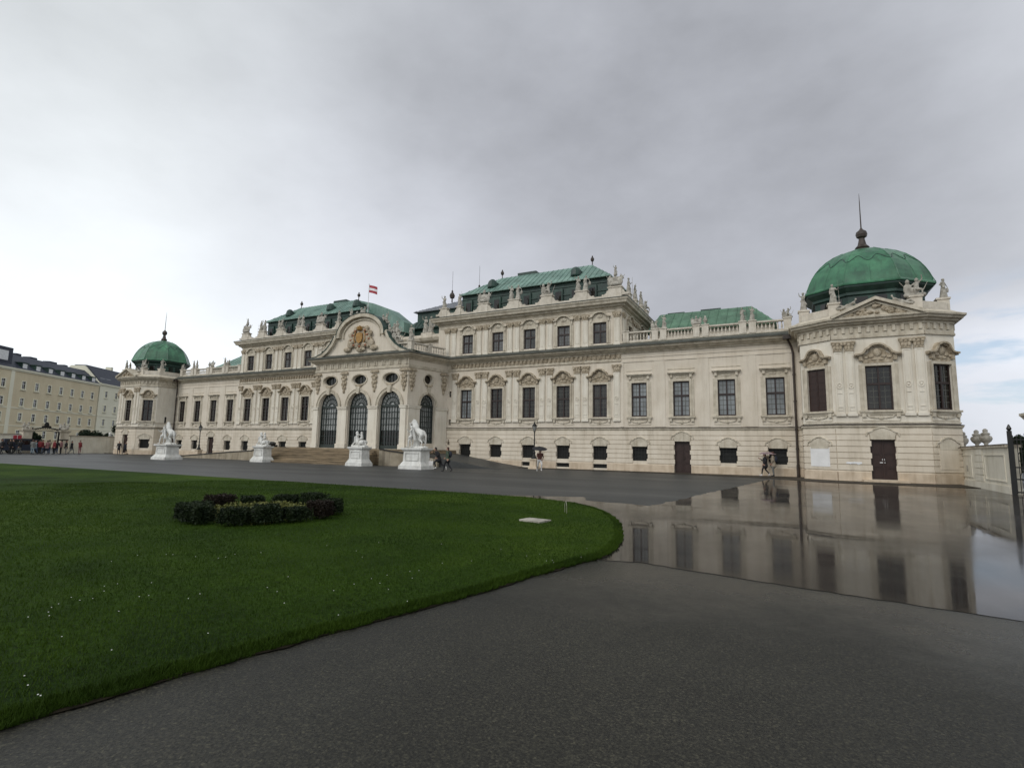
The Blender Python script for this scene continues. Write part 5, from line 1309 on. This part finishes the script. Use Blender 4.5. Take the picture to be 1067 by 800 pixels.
# ring of low clipped shrubs
def leaves(cx, cy, z0, a, b, h, rz, n, mat, size=.035, name='foliage', parent=None, box=True):
    """leaf-sized faces through a box-like or round crown"""
    P = rng.random((n, 3))*2-1
    if box:
        r = np.max(np.abs(P), axis=1); P = P/np.maximum(r, 1e-3)[:, None]*(rng.random(n)**.25)[:, None]
        P[:, :2] *= (1-.12*np.maximum(P[:, 2:], 0)**2)
    else:
        P /= np.linalg.norm(P, axis=1)[:, None]; P *= (rng.random(n)**.33)[:, None]
    f = np.sin(P[:, 0]*5+cx)*np.cos(P[:, 1]*6+cy)*.12+rng.normal(0, .05, n); P *= (1+f)[:, None]
    c, s = math.cos(rz), math.sin(rz); X = P[:, 0]*a; Y = P[:, 1]*b
    C = np.stack([X*c-Y*s, X*s+Y*c, z0+(P[:, 2]*.5+.5)*h], 1)
    U = rng.normal(size=(n, 3)); U /= np.linalg.norm(U, axis=1)[:, None]; V_ = np.cross(U, rng.normal(size=(n, 3))); V_ /= np.linalg.norm(V_, axis=1)[:, None]
    sz = size*(.6+.8*rng.random(n))[:, None]
    v = np.empty((n, 4, 3)); v[:, 0] = C-U*sz; v[:, 1] = C+V_*sz*.5; v[:, 2] = C+U*sz; v[:, 3] = C-V_*sz*.5
    me = bpy.data.meshes.new(name); me.vertices.add(4*n); me.vertices.foreach_set('co', v.reshape(-1)); me.loops.add(4*n); me.loops.foreach_set('vertex_index', np.arange(4*n))
    me.polygons.add(n); me.polygons.foreach_set('loop_start', np.arange(0, 4*n, 4)); me.polygons.foreach_set('loop_total', np.full(n, 4)); me.update(); me.validate()
    me.materials.append(M[mat]); return link(name, me, parent)
BC = (27.75, -36.75); RR = 1.42
angs = [(-58, .34), (-36, .33), (-14, .30), (12, .3), (38, .28), (62, .3), (92, .36), (122, .36), (152, .34), (182, .4), (210, .42), (238, .4), (266, .42)]
for i, (a, hl) in enumerate(angs):
    aa = R(a); x, y = BC[0]+RR*math.cos(aa), BC[1]+RR*math.sin(aa); z = lh(x, y)
    hgt = .31+.05*math.sin(i*2.3)
    lab = 'dark clipped shrub, %s clump of the ring on the lawn' % (['rightmost front', 'right front', 'right', 'right rear', 'rear right', 'rear', 'rear middle', 'rear left', 'left rear', 'left', 'left front', 'front left', 'front middle'][i])
    t = empty('shrub', (x, y, z)); tag(t, lab, 'shrub', 'clipped shrubs in the ring on the lawn')
    hl *= .72; leaves(x, y, .07, hl, .22, hgt-.05, aa+PI/2, 5200, 'shrubred' if i in (3, 9) else 'shrub', .022, parent=t)
    s_m = MB()
    for k in range(5):
        q = (k-2)*.12; s_m.tube([(q*math.cos(aa+PI/2), q*math.sin(aa+PI/2), -.03), (q*1.1*math.cos(aa+PI/2), q*1.1*math.sin(aa+PI/2), .25)], .012, 5)
    s_m.box(-hl*.55, hl*.55, -.13, .13, .16, hgt-.12)
    so = s_m.obj('stem', 'bark', t, (0, 0, 0), 0)
    so.data.materials.clear(); so.data.materials.append(M['shrub'])
yp = []
for k in range(60):
    a = random.uniform(0, 2*PI); r = random.uniform(.9, 1.75); yp.append((BC[0]+r*math.cos(a), BC[1]+r*math.sin(a)))
Qy = np.array(yp); bm_ = []
o = leaves(0, 0, lh(*BC), 1.1, 1.1, .2, 0, 5000, 'yellowplant', .03, 'bedding_plants', None, True); o.location = (BC[0], BC[1], 0)
o['kind'] = 'stuff'; o['label'] = 'yellow green bedding plants inside the shrub ring'; o['category'] = 'plants'

# ------------------------------------------------------------------ terrace, steps, ramps
m = MB()
nst = 9
for i in range(nst):
    z1 = FZ*(1-i/nst)-.02; y0 = -6.9-.34*i
    m.box(-9.3-.0*i, 4.4+.1*i, y0-.34, y0, -.05, z1-FZ/nst+.0)
    m.box(-9.35, 4.45+.1*i, y0-.38, y0-.34+.02, z1-FZ/nst-.05, z1-FZ/nst+.004)
steps = st(m.obj('steps', 'step'))
st(MB().prism([(-10.5, 0), (-10.5, -6.9), (6.2, -6.9), (8.6, -5.6), (8.6, 0)], -.05, FZ-.02).obj('terrace', 'step'))
def ramp_deck(pts, name, zedge=None, mat='asphalt'):
    # pts: list of (x, yo, z) from terrace outwards; sloped deck with a bank falling to the ground at the outer edge
    m = MB(); n = len(pts)
    for x, yo, z in pts:
        for f, q in ((0, 1), (.5, 1.0), (1.0, .97)): m.v.append((x, yo*f, z*q+.006))
        m.v.append((x, yo*1.0-.05, -.02))
    for i in range(n-1):
        for j in range(3): m.f.append((i*4+j, i*4+j+1, (i+1)*4+j+1, (i+1)*4+j))
    return st(m.obj(name, mat))
ramp_deck([(8.58, -5.6, 1.1), (10, -5.9, .9), (12, -6.0, .6), (14, -6, .3), (16.4, -6, 0)], 'ramp')
ramp_deck([(-10.45, -6.9, 1.25), (-14, -6.8, .72), (-19, -6.7, .42), (-24, -6.6, .15), (-27, -6.5, 0)], 'ramp')
# stained retaining walls with dark copings
def rwall(name, pts, label, w=.35):
    t = empty(name, (pts[0][0], pts[0][1], 0)); tag(t, label, 'wall'); ox, oy = pts[0][0], pts[0][1]
    for nm, mt, e0, e1, ww in (('masonry', 'retain', 0, -.09, w), ('coping', 'darkcap', -.09, .0, w+.14)):
        m = MB(); n = 0
        for i, (x, y, z) in enumerate(pts):
            a = pts[max(i-1, 0)]; b = pts[min(i+1, len(pts)-1)]; d = Vector((b[0]-a[0], b[1]-a[1])).normalized(); nr_ = Vector((d.y, -d.x))*ww/2
            lo = -.1 if nm == 'masonry' else z+e0
            m.v += [(x-ox+nr_.x, y-oy+nr_.y, lo), (x-ox+nr_.x, y-oy+nr_.y, z+e1), (x-ox-nr_.x, y-oy-nr_.y, z+e1), (x-ox-nr_.x, y-oy-nr_.y, lo)]
        for i in range(len(pts)-1):
            for j in range(4): k = (j+1) % 4; m.f.append((i*4+j, i*4+k, (i+1)*4+k, (i+1)*4+j))
        m.f += [(0, 1, 2, 3), tuple(len(m.v)-1-i for i in range(4))]
        m.obj(nm, mt, t)
rwall('retaining_wall', [(-10.9, -7.2, 1.35), (-12.2, -7.1, 1.05), (-16, -6.95, .85), (-21, -6.8, .5), (-26.5, -6.7, .12)], 'long stained retaining wall with dark coping sloping down beside the left ramp')
rwall('retaining_wall', [(5.7, -7.9, 1.5), (6.6, -7.6, 1.35), (7.8, -7.0, 1.18), (9.3, -6.45, 1.0), (10.8, -6.2, .82)], 'curved stained retaining wall with dark coping behind the nearest horse tamer')
m = MB(); m.box(-.4, .4, -.4, .4, 0, .22); m.ell((0, 0, .35), (.5, .35, .2))
tag(m.obj('stone_planter', 'darkcap', None, (-9.9, -6.7, FZ-.02)), 'dark low planter at the top left end of the steps', 'planter')

# ------------------------------------------------------------------ garden walls, gates
def gwall(name, p, q, h, label, panels, cap=.14, mat='gardenwall', par=None):
    L = math.hypot(q[0]-p[0], q[1]-p[1]); rz = math.atan2(q[1]-p[1], q[0]-p[0])
    t = empty(name, (p[0], p[1], 0), rz); tag(t, label, 'wall')
    MB().box(0, L, 0, .4, -.1, h-cap).box(0, L, -.05, 0, -.1, .35).obj('masonry', mat, t)
    m = MB()
    for a, b in panels: m.ribbon([(a, .55), (b, .55), (b, h-.5), (a, h-.5)], .06, -.04, 0, closed=True)
    m.obj('panel_frame', mat, t)
    MB().box(-.05, L+.05, -.1, .5, h-cap, h-.03).obj('coping', 'trim', t)
    MB().box(-.06, L+.06, -.13, .53, h-.03, h+.01).obj('coping_flashing', 'pipe', t)
    return t
# right garden wall, running from the pavilion towards the camera side gate
gw_ = gwall('garden_wall', (47.45, -1.6), (46.97, -12.05), 2.3, 'cream garden wall joining the right pavilion to the iron gate', [(.8, 3.4), (6.3, 9.9)])
m = MB()
for k in range(5): m.box(4.1, 5.9, -.045, 0, .4+.35*k, .4+.35*k+.31)
m.obj('pilaster_courses', 'gardenwall', gw_)
MB().box(-.12, .12, -.03, 0, .85, 1.2).obj('intercom_plate', 'statue', gw_, (2.2, 0, 0))
# left garden wall with the far gate
gwall('garden_wall', (-50, -7.2), (-50, 3.5), 2.42, 'long cream garden wall between the far gate and the left pavilion', [(.6, 2.6), (3.2, 5.2)])
gwall('garden_wall', (-50, -26), (-50, -12.7), 2.42, 'pale garden wall at the far left edge beyond the crowd', [(1, 6), (7, 11)])
def rotm(o): return o
def gate_pillar(loc, label, h=3.05, top='trophy'):
    t = empty('gate_pillar', loc); tag(t, label, 'gate pillar')
    MB().frus(0, 0, .55, .55, .5, .5, -.1, .5).frus(0, 0, .46, .46, .46, .46, .5, h-.35).frus(0, 0, .48, .48, .62, .62, h-.35, h-.12).frus(0, 0, .64, .64, .64, .64, h-.12, h).obj('shaft', 'trim', t)
    MB().box(-.475, .475, -.475, .475, 1.7, 1.85).obj('band', 'darkcap', t)
    return t
def on_pillar(kind, loc, label, k):
    o = link('statue', SM[kind], None, loc, R(60)); o.scale = (k,)*3; tag(o, label, 'statue')
gate_pillar((-50, -12.1, 0), 'grey stone gate pillar behind the crowd, left side of the far gate')
gate_pillar((-50, -8.1, 0), 'pale stone gate pillar right of the far gate arch')
on_pillar(4, (-50, -12.1, 3.05), 'small pale stone group on the left pillar of the far gate', .8)
on_pillar(3, (-50, -8.1, 3.05), 'pale stone trophy on the right pillar of the far gate', .8)
def iron_gate(loc, rz, w, h, label, over=True, filled=False):
    t = empty('iron_gate', loc, rz); tag(t, label, 'gate')
    m = MB()
    for x in (0, w): m.box(x-.09, x+.09, -.09, .09, 0, h+.15); m.lathe(x, 0, [(.05, h+.15), (.1, h+.25), (.02, h+.45)], 6)
    m.obj('gate_post', 'iron', t)
    for a, b in ((.1, w/2-.02), (w/2+.02, w-.1)):
        l = MB()
        for z in (.12, .7, h*.45, h-.25): l.box(a, b, -.025, .025, z-.03, z+.03)
        x = a
        while x < b: l.box(x-.015, x+.015, -.015, .015, .05, h-.05+.1*math.sin((x-a)/(b-a)*PI)); x += .13
        for k in range(3):
            cx = a+(b-a)*(k+.5)/3; l.ribbon(arc(cx, h*.62, .16, .28, 0, 345, 14), .025, -.02, .02, closed=True); l.ribbon(arc(cx, h*.3, .14, .2, 0, 345, 12), .025, -.02, .02, closed=True)
        l.obj('gate_leaf', 'iron', t)
    if over:
        o = MB(); o.ribbon([(w*i/12, h+.05+.35*math.sin(PI*i/12)) for i in range(13)], .12, -.06, .06); o.ribbon([(w*i/12, h-.2+.2*math.sin(PI*i/12)) for i in range(13)], .07, -.05, .05)
        for i in range(1, 12):
            x = w*i/12; o.ribbon(arc(x, h+.08+.22*math.sin(PI*i/12), .12, .12, 0, 345, 10), .03, -.03, .03, closed=True)
        o.ell((w/2, 0, h+.75), (.28, .08, .4)); o.ell((w/2-.3, 0, h+.5), (.25, .06, .16)); o.ell((w/2+.3, 0, h+.5), (.25, .06, .16)); o.obj('overthrow', 'iron', t)
    return t
g_ = iron_gate((-50, -11.5, 0), R(90), 2.9, 2.95, 'open wrought iron gate arch with crest between the far stone pillars')
for c_ in list(g_.children):
    if c_.name.startswith('gate_leaf'): bpy.data.objects.remove(c_)
iron_gate((47.0, -12.35, 0), R(-14), 3.6, 2.75, 'black wrought iron gate at the right edge of the forecourt', over=False)
# red-brown parked van glimpsed behind the right gate, trophies on the wall
for x, y, lab, k, kk in ((50.0, 5.0, 'broad stone urn behind the right garden wall, left of the pair', 3, 1.25), (50.0, 3.0, 'broad stone urn behind the right garden wall, right of the pair', 3, 1.25)):
    t = empty('garden_pedestal', (x, y, 0)); tag(t, 'tall stone pedestal under the %s urn behind the right wall' % ('left' if y > 4 else 'right'), 'pedestal')
    MB().frus(0, 0, .5, .5, .45, .45, 0, 2.2).frus(0, 0, .56, .56, .56, .56, 2.2, 2.4).obj('shaft', 'statue', t)
    o = link('urn', SM[6], None, (x, y, 2.4), R(0)); o.scale = (1.25, 1.25, 1.0); tag(o, lab, 'urn')
gp = gate_pillar((48.35, -11.9, 0), 'stone gate pillar at the right picture edge behind the iron gate', 3.75)
t = empty('shed', (51.5, -13.5, 0)); tag(t, 'red brown timber booth behind the iron gate', 'shed')
MB().box(-1.4, 1.4, -3.2, 3.2, 0, 2.0).obj('wall', 'redbrown', t); MB().poly([(-1.6, 2.0), (1.6, 2.0), (0, 2.55)], -3.4, 3.4).obj('roof', 'greyroof', t)

# poster on the left wall
t = empty('poster', (-49.9, -13.0, 1.2), R(90)); tag(t, 'red poster board with two panels on the far left wall', 'poster')
MB().box(-.42, -.04, -.04, 0, 0, 1.05).obj('panel', 'red', t); MB().box(.04, .42, -.04, 0, 0, 1.05).obj('panel', 'red', t); MB().box(-.47, .47, 0, .04, -.05, 1.1).obj('frame', 'dwhite', t)
# dark parked van by the gate
def van(loc, rz, label):
    t = empty('parked_van', loc, rz); tag(t, label, 'van')
    MB().poly([(-2.2, .35), (2.2, .35), (2.25, .9), (1.6, 1.05), (1.0, 1.75), (-2.1, 1.8), (-2.25, 1.0)], -.85, .85).obj('body', navy, t)
    MB().poly([(1.5, 1.07), (1.03, 1.66), (.3, 1.68), (.3, 1.07)], -.86, .86).box(-1.9, .2, -.86, .86, 1.1, 1.65).obj('window', 'glass_dark', t)
    for x in (-1.4, 1.4):
        for y in (-.8, .8):
            w = MB().tube([(x, y-.1, .33), (x, y+.1, .33)], .33, 14).obj('wheel', 'iron', t)
            MB().tube([(x, y-.11, .33), (x, y+.11, .33)], .18, 10).obj('rim', 'statue', w)
    for y in (-.65, .65): MB().box(2.2, 2.26, y-.12, y+.12, .65, .8).obj('headlight', 'lampglass', t)
van((-47.6, -12.9, 0), R(80), 'dark van parked before the far gate behind the crowd')

# ------------------------------------------------------------------ town houses beyond
A0 = (-106.73, 4.94); TH = math.atan2(.8178, -.5755)
def house_window(w, h, shutter=False):
    f = MB(); f.ribbon([(-w/2, 0), (w/2, 0), (w/2, h), (-w/2, h)], .28, -.1, .02, closed=True); f.box(-w/2-.25, w/2+.25, -.25, 0, -.25, -.13); 
    g = MB(); g.box(-w/2, w/2, .04, .06, 0, h)
    b = MB(); b.box(-.05, .05, 0, .03, 0, h); b.box(-w/2, w/2, .005, .028, h*.62, h*.62+.09)
    for s in (-1, 1): b.box(s*w/2-.05, s*w/2+.05, 0, .03, 0, h)
    return f.mesh('window', 'palewall'), g.mesh('pane', 'glass_dark'), b.mesh('casement', 'dwhite')
hw = house_window(1.15, 1.75); M['glass_grey'] = glassmat('house_window_glass', (.10, .10, .10), .15, .6, .4)
hw2 = MB().box(-.575, .575, .04, .06, 0, 1.75).mesh('pane', 'glass_grey')
def house(x0, x1, zt, mat, cols, rows_, label, dorm, ridge, name='apartment_house'):
    t = empty(name, (A0[0], A0[1], 0), TH); tag(t, label, 'house', 'houses beyond the garden wall')
    ops = [(c-.575, c+.575, r-.87, r+.88) for c in cols for r in rows_]
    MB().wall(x0, x1, -1, zt, ops, .2).obj('wall', mat, t)
    MB().box(x0, x0+.2, .01, 11, -1, zt).box(x1-.2, x1, .01, 11, -1, zt).box(x0+.2, x1-.2, 10.8, 11, -1, zt).obj('wall', mat, t)
    m = MB(); m.box(x0, x1, -.35, 0, zt-.3, zt); m.box(x0, x1, -.2, 0, zt-.55, zt-.3); m.obj('cornice', 'palewall', t)
    m = MB(); m.box(x0, x1, -.08, 0, 8.35, 8.6); m.box(x0, x1, -.06, 0, 4.6, 4.8); m.obj('string_course', 'palewall', t)
    for c in cols:
        for r in rows_:
            o = link('window', hw[0], t, (c, 0, r-.87)); link('pane', hw[1] if random.random() < .45 else hw2, o); link('casement', hw[2], o)
    m = MB(); m.poly([(0, zt), (11.4, zt), (7.0, ridge), (4.2, ridge)], x0, x1)
    m2 = MB(); m2.v = [(y, x-.35, z) if False else (y, x-.35, z) for (x, y, z) in m.v]; m2.f = m.f
    rf = m2.obj('roof', 'slate', t)
    for c in dorm:
        d = MB(); d.box(c-.85, c+.85, .1, 2.6, zt+.05, zt+1.45); d.box(c-1.0, c+1.0, -.05, 3.0, zt+1.45, zt+1.6); dd = d.obj('dormer', 'copper_dark', rf)
        MB().box(c-.6, c+.6, .05, .1, zt+.3, zt+1.3).obj('pane', 'dwhite', dd)
    return t, rf
colsA = [-1.44-3.85*i for i in range(6, 0, -1)]+[-1.44]+[4.1+3.87*i for i in range(7)]
tA, rA = house(-30, 29.8, 16.8, 'yellowwall', colsA, (13.45, 9.8, 6.6, 2.9), 'long ochre apartment house with slate roof and white dormers far left', [4.0+3.9*i for i in range(7)]+[-10.0, -14, -18], 20.3)
MB().box(.3, 1.3, -.12, 0, -1, 16.2).obj('pilaster_strip', 'palewall', tA)
m = MB()
for x, w, z in ((8.5, 1.5, 21.0), (13.0, 2.2, 20.9), (19.5, 2.5, 20.9), (24, 1.2, 20.8), (3.0, 1.2, 21.2)): m.box(x-w/2, x+w/2, 4.8, 6.4, 19.8, z)
m.obj('chimney', 'slate', rA)
MB().box(-5.0, 1.0, .6, 5.5, 16.9, 21.0).obj('roof_house', 'slate', rA)
MB().box(-3.5, -.4, .4, .6, 18.2, 20.2).obj('pane', 'dwhite', rA)
MB().box(29.5, 30.3, -.2, 9, 16.8, 17.3).poly([(0, 0)]*0+[(29.4, 16.9), (30.2, 16.9), (30.2, 17.0)], 0, 1).obj('parapet', 'palewall', rA)
gbl = MB(); gbl.prism([(29.6, .3), (30.3, .3), (30.3, 8), (29.6, 8)], 16.9, 17.2)
n_ = len(gbl.v); gbl.v += [(x, y, z) for x in (29.6, 30.3) for y, z in ((-.2, 16.9), (4.0, 21.6), (7.2, 21.6), (11, 16.9))]; gbl.f += [tuple(n_+i for i in q) for q in ((0, 1, 2, 3), (7, 6, 5, 4), (0, 4, 5, 1), (1, 5, 6, 2), (2, 6, 7, 3))]
gbl.obj('fire_wall', 'palewall', rA)
tB, rB = house(30.3, 52, 17.1, 'palewall', [33.1, 37.6, 42.1, 46.6], (14.3, 10.5, 6.8, 2.9), 'pale yellow house with dark roof and skylights beside the far left pavilion', [], 21.9)
m = MB()
for i in range(2):
    for j in range(3):
        x = 31.5+i*2.6+j*.2; y0 = .9+j*1.1; z0 = 17.1+4.8*(y0+.35)/4.55
        n_ = len(m.v); m.v += [(x, y0, z0+.12), (x+2.2, y0, z0+.12), (x+2.2, y0+.95, z0+1.12), (x, y0+.95, z0+1.12)]; m.f.append((n_, n_+1, n_+2, n_+3))
m.obj('skylight', 'glass_light', rB)
MB().box(42, 43, 4.5, 6, 21, 23).obj('chimney', 'palewall', rB)

# ------------------------------------------------------------------ trees beyond the walls
def tree(loc, h, r, label, n=5000, size=.12, trunk=.35, name='tree', lobes=7, mat='conifer'):
    t = empty(name, loc); tag(t, label, 'tree')
    m = MB(); m.tube([(0, 0, -.1), (.05, .05, h*.45), (0, 0, h*.85)], r*.09, 7, r*.02)
    for i in range(6):
        a = i*2.4; z = h*(.3+.09*i); m.tube([(0, 0, z), (math.cos(a)*r*.6, math.sin(a)*r*.6, z+h*.15)], r*.03, 5, r*.008)
    m.obj('trunk', 'bark', t)
    allv = []
    P_ = []
    for i in range(lobes):
        a = random.uniform(0, 2*PI); q = random.uniform(.1, .6)*r; zc = h*random.uniform(trunk, .85); rr = r*random.uniform(.35, .6)*(1.15-.5*zc/h)
        k = n//lobes; D = rng.normal(size=(k, 3)); D /= np.linalg.norm(D, axis=1)[:, None]; D *= (rng.random(k)**.4)[:, None]
        P_.append(np.array([math.cos(a)*q, math.sin(a)*q, zc])+D*np.array([rr, rr, rr*1.1]))
    C = np.concatenate(P_); n = len(C)
    U = rng.normal(size=(n, 3)); U /= np.linalg.norm(U, axis=1)[:, None]; V_ = np.cross(U, rng.normal(size=(n, 3))); V_ /= np.linalg.norm(V_, axis=1)[:, None]; sz = size*(.6+.8*rng.random(n))[:, None]
    v = np.empty((n, 4, 3)); v[:, 0] = C-U*sz; v[:, 1] = C+V_*sz*.5; v[:, 2] = C+U*sz; v[:, 3] = C-V_*sz*.5
    me = bpy.data.meshes.new('crown'); me.vertices.add(4*n); me.vertices.foreach_set('co', v.reshape(-1)); me.loops.add(4*n); me.loops.foreach_set('vertex_index', np.arange(4*n))
    me.polygons.add(n); me.polygons.foreach_set('loop_start', np.arange(0, 4*n, 4)); me.polygons.foreach_set('loop_total', np.full(n, 4)); me.update(); me.validate()
    me.materials.append(M[mat]); link('crown', me, t); return t
tree((-54.5, -3.0, 0), 3.9, 1.9, 'dark evergreen behind the far garden wall, left of the three', trunk=.45)
tree((-54.5, -1.0, 0), 3.2, .8, 'small dark evergreen in the middle behind the far garden wall', 2500)
tree((-54.5, 1.4, 0), 4.4, 2.0, 'dark evergreen rising beside the far left pavilion', trunk=.4)
tree((-53.2, -10.2, 0), 2.9, 1.0, 'green shrub seen through the far gate', 2500)
for q, lab in ((-2.35, 'left'), (-1.0, 'right')):
    o = MB().lathe(0, 0, [(.16, 0), (.2, .08), (.1, .18), (.2, .35), (.12, .5), (.03, .62)], 8).obj('finial', 'marble', None, (-50.2, q, 2.43)); tag(o, 'small white stone finial on the far garden wall, %s one' % lab, 'finial')
tree((53, 6.2, 0), 3.6, 1.2, 'dark conifer behind the left stone urn of the right garden wall', 3000, .1)
tree((53, 1.5, 0), 3.7, 1.4, 'dark conifer right of the stone urns behind the right wall', 3500, .1)
tree((56, -5.5, 0), 3.2, .9, 'small dark tree behind the wall near the right gate', 2000, .1)
tree((58, -3.0, 0), 3.1, .6, 'thin bare-looking shrub behind the right wall', 900, .08)

# ------------------------------------------------------------------ sky, sun, camera
w = bpy.data.worlds.new('World'); sc.world = w; w.use_nodes = True; t = w.node_tree; t.nodes.clear()
out = t.nodes.new('ShaderNodeOutputWorld'); bg = t.nodes.new('ShaderNodeBackground'); t.links.new(bg.outputs[0], out.inputs[0])
tc = t.nodes.new('ShaderNodeTexCoord'); D = tc.outputs['Generated']
def dotn(v):
    n = t.nodes.new('ShaderNodeVectorMath'); n.operation = 'DOT_PRODUCT'; t.links.new(D, n.inputs[0]); n.inputs[1].default_value = Vector(v).normalized(); return n.outputs['Value']
def mr(val, a, b, c, d, smooth=True):
    n = t.nodes.new('ShaderNodeMapRange'); n.interpolation_type = 'SMOOTHSTEP' if smooth else 'LINEAR'
    t.links.new(val, n.inputs[0])
    for i, q in zip((1, 2, 3, 4), (a, b, c, d)): n.inputs[i].default_value = q
    return n.outputs[0]
def mth(op, a, b):
    n = t.nodes.new('ShaderNodeMath'); n.operation = op
    for i, q in ((0, a), (1, b)):
        if isinstance(q, (int, float)): n.inputs[i].default_value = q
        else: t.links.new(q, n.inputs[i])
    return n.outputs[0]
sky = t.nodes.new('ShaderNodeTexSky'); sky.sky_type = 'NISHITA'; sky.sun_disc = False
SUN_EL, SUN_AZ = R(38), R(200)        # azimuth measured clockwise from +y
sky.sun_elevation = SUN_EL; sky.sun_rotation = SUN_AZ
skc = mixc(t, 1.0, sky.outputs[0], (.10, .10, .10), 'MULTIPLY')
sep = t.nodes.new('ShaderNodeSeparateXYZ'); t.links.new(D, sep.inputs[0]); Zc = sep.outputs[2]
mp = t.nodes.new('ShaderNodeMapping'); mp.inputs['Scale'].default_value = (1, 1, 1.8); t.links.new(D, mp.inputs[0])
n1 = noise(t, mp.outputs[0], 1.6, 7, .55); n2 = noise(t, mp.outputs[0], 4.5, 6, .6)
dark = mr(dotn((-.20, .93, .34)), .62, 1.0, 0, 1)
left = mth('MULTIPLY', mr(dotn((-.93, .34, .05)), .40, 1.0, 0, 1), mr(Zc, .75, .05, .25, 1))
rt = mr(dotn((.42, .70, .58)), .75, 1.0, 0, 1)
low = mr(dotn((.45, .89, .10)), .90, .985, 0, 1)
lowz = mr(Zc, .28, .16, 0, 1)
rl = mth('MULTIPLY', low, lowz)
back = mr(sep.outputs[1], .15, -.6, 0, 1)  # extra sky brightness added behind the camera, out of view, to light the facade
L = mth('SUBTRACT', .61, mth('MULTIPLY', dark, .24))
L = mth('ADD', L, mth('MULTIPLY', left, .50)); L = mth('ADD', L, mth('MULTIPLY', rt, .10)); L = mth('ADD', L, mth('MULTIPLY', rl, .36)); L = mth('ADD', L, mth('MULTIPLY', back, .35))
L = mth('ADD', L, mth('MULTIPLY', mth('SUBTRACT', n1, .5), .62)); L = mth('ADD', L, mth('MULTIPLY', mth('SUBTRACT', n2, .5), .09))
cc = t.nodes.new('ShaderNodeCombineXYZ')
t.links.new(mth('MULTIPLY', L, mth('SUBTRACT', 1.0, mth('ADD', .055, mth('MULTIPLY', dark, .0)))), cc.inputs[0]); t.links.new(mth('MULTIPLY', L, mth('SUBTRACT', 1.0, mth('ADD', .008, mth('MULTIPLY', dark, .012)))), cc.inputs[1]); t.links.new(mth('MULTIPLY', L, mth('ADD', 1.03, mth('MULTIPLY', dark, .05))), cc.inputs[2])
# ragged holes near the right horizon where the blue sky shows
mp2 = t.nodes.new('ShaderNodeMapping'); mp2.inputs['Scale'].default_value = (2.0, 2.0, 9); t.links.new(D, mp2.inputs[0])
hole = mth('MULTIPLY', mr(noise(t, mp2.outputs[0], 2.6, 6, .55), .46, .62, 0, 1), rl)
blue = mixc(t, .45, skc, (.50, .66, .86))
fin = mixc(t, mth('MULTIPLY', hole, .75), cc.outputs[0], blue)
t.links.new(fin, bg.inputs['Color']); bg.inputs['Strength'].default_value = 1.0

sl = bpy.data.lights.new('sun', 'SUN'); sl.energy = 1.0; sl.angle = R(25); sl.color = (1.0, .97, .92)
so = bpy.data.objects.new('sun', sl); col.objects.link(so)
sd = Vector((math.sin(SUN_AZ)*math.cos(SUN_EL), math.cos(SUN_AZ)*math.cos(SUN_EL), math.sin(SUN_EL)))
so.rotation_euler = sd.to_track_quat('Z', 'Y').to_euler(); so.location = (0, -60, 60)

cam = bpy.data.cameras.new('camera'); co = bpy.data.objects.new('camera', cam); col.objects.link(co); sc.camera = co
F_ = Vector((math.sin(R(-27.50))*math.cos(R(7.03)), math.cos(R(-27.50))*math.cos(R(7.03)), math.sin(R(7.03))))
RT = Vector((math.cos(R(-27.5)), -math.sin(R(-27.5)), 0)); UP = RT.cross(F_); c_, s__ = math.cos(R(1.09)), math.sin(R(1.09))
R2 = RT*c_+UP*s__; U2 = UP*c_-RT*s__
mat = Matrix((R2, U2, -F_)).transposed().to_4x4(); mat.translation = Vector((37.99, -44.81, 1.6)); co.matrix_world = mat
cam.sensor_width = 36; cam.sensor_fit = 'HORIZONTAL'; cam.lens = 555.4/1067*36; cam.clip_start = .1; cam.clip_end = 3000
vs = sc.view_settings; sc.display_settings.display_device = 'sRGB'; vs.view_transform = 'Standard'; vs.look = 'None'; vs.exposure = 0; vs.gamma = 1; vs.use_curve_mapping = False
sc.cycles.max_bounces = 6
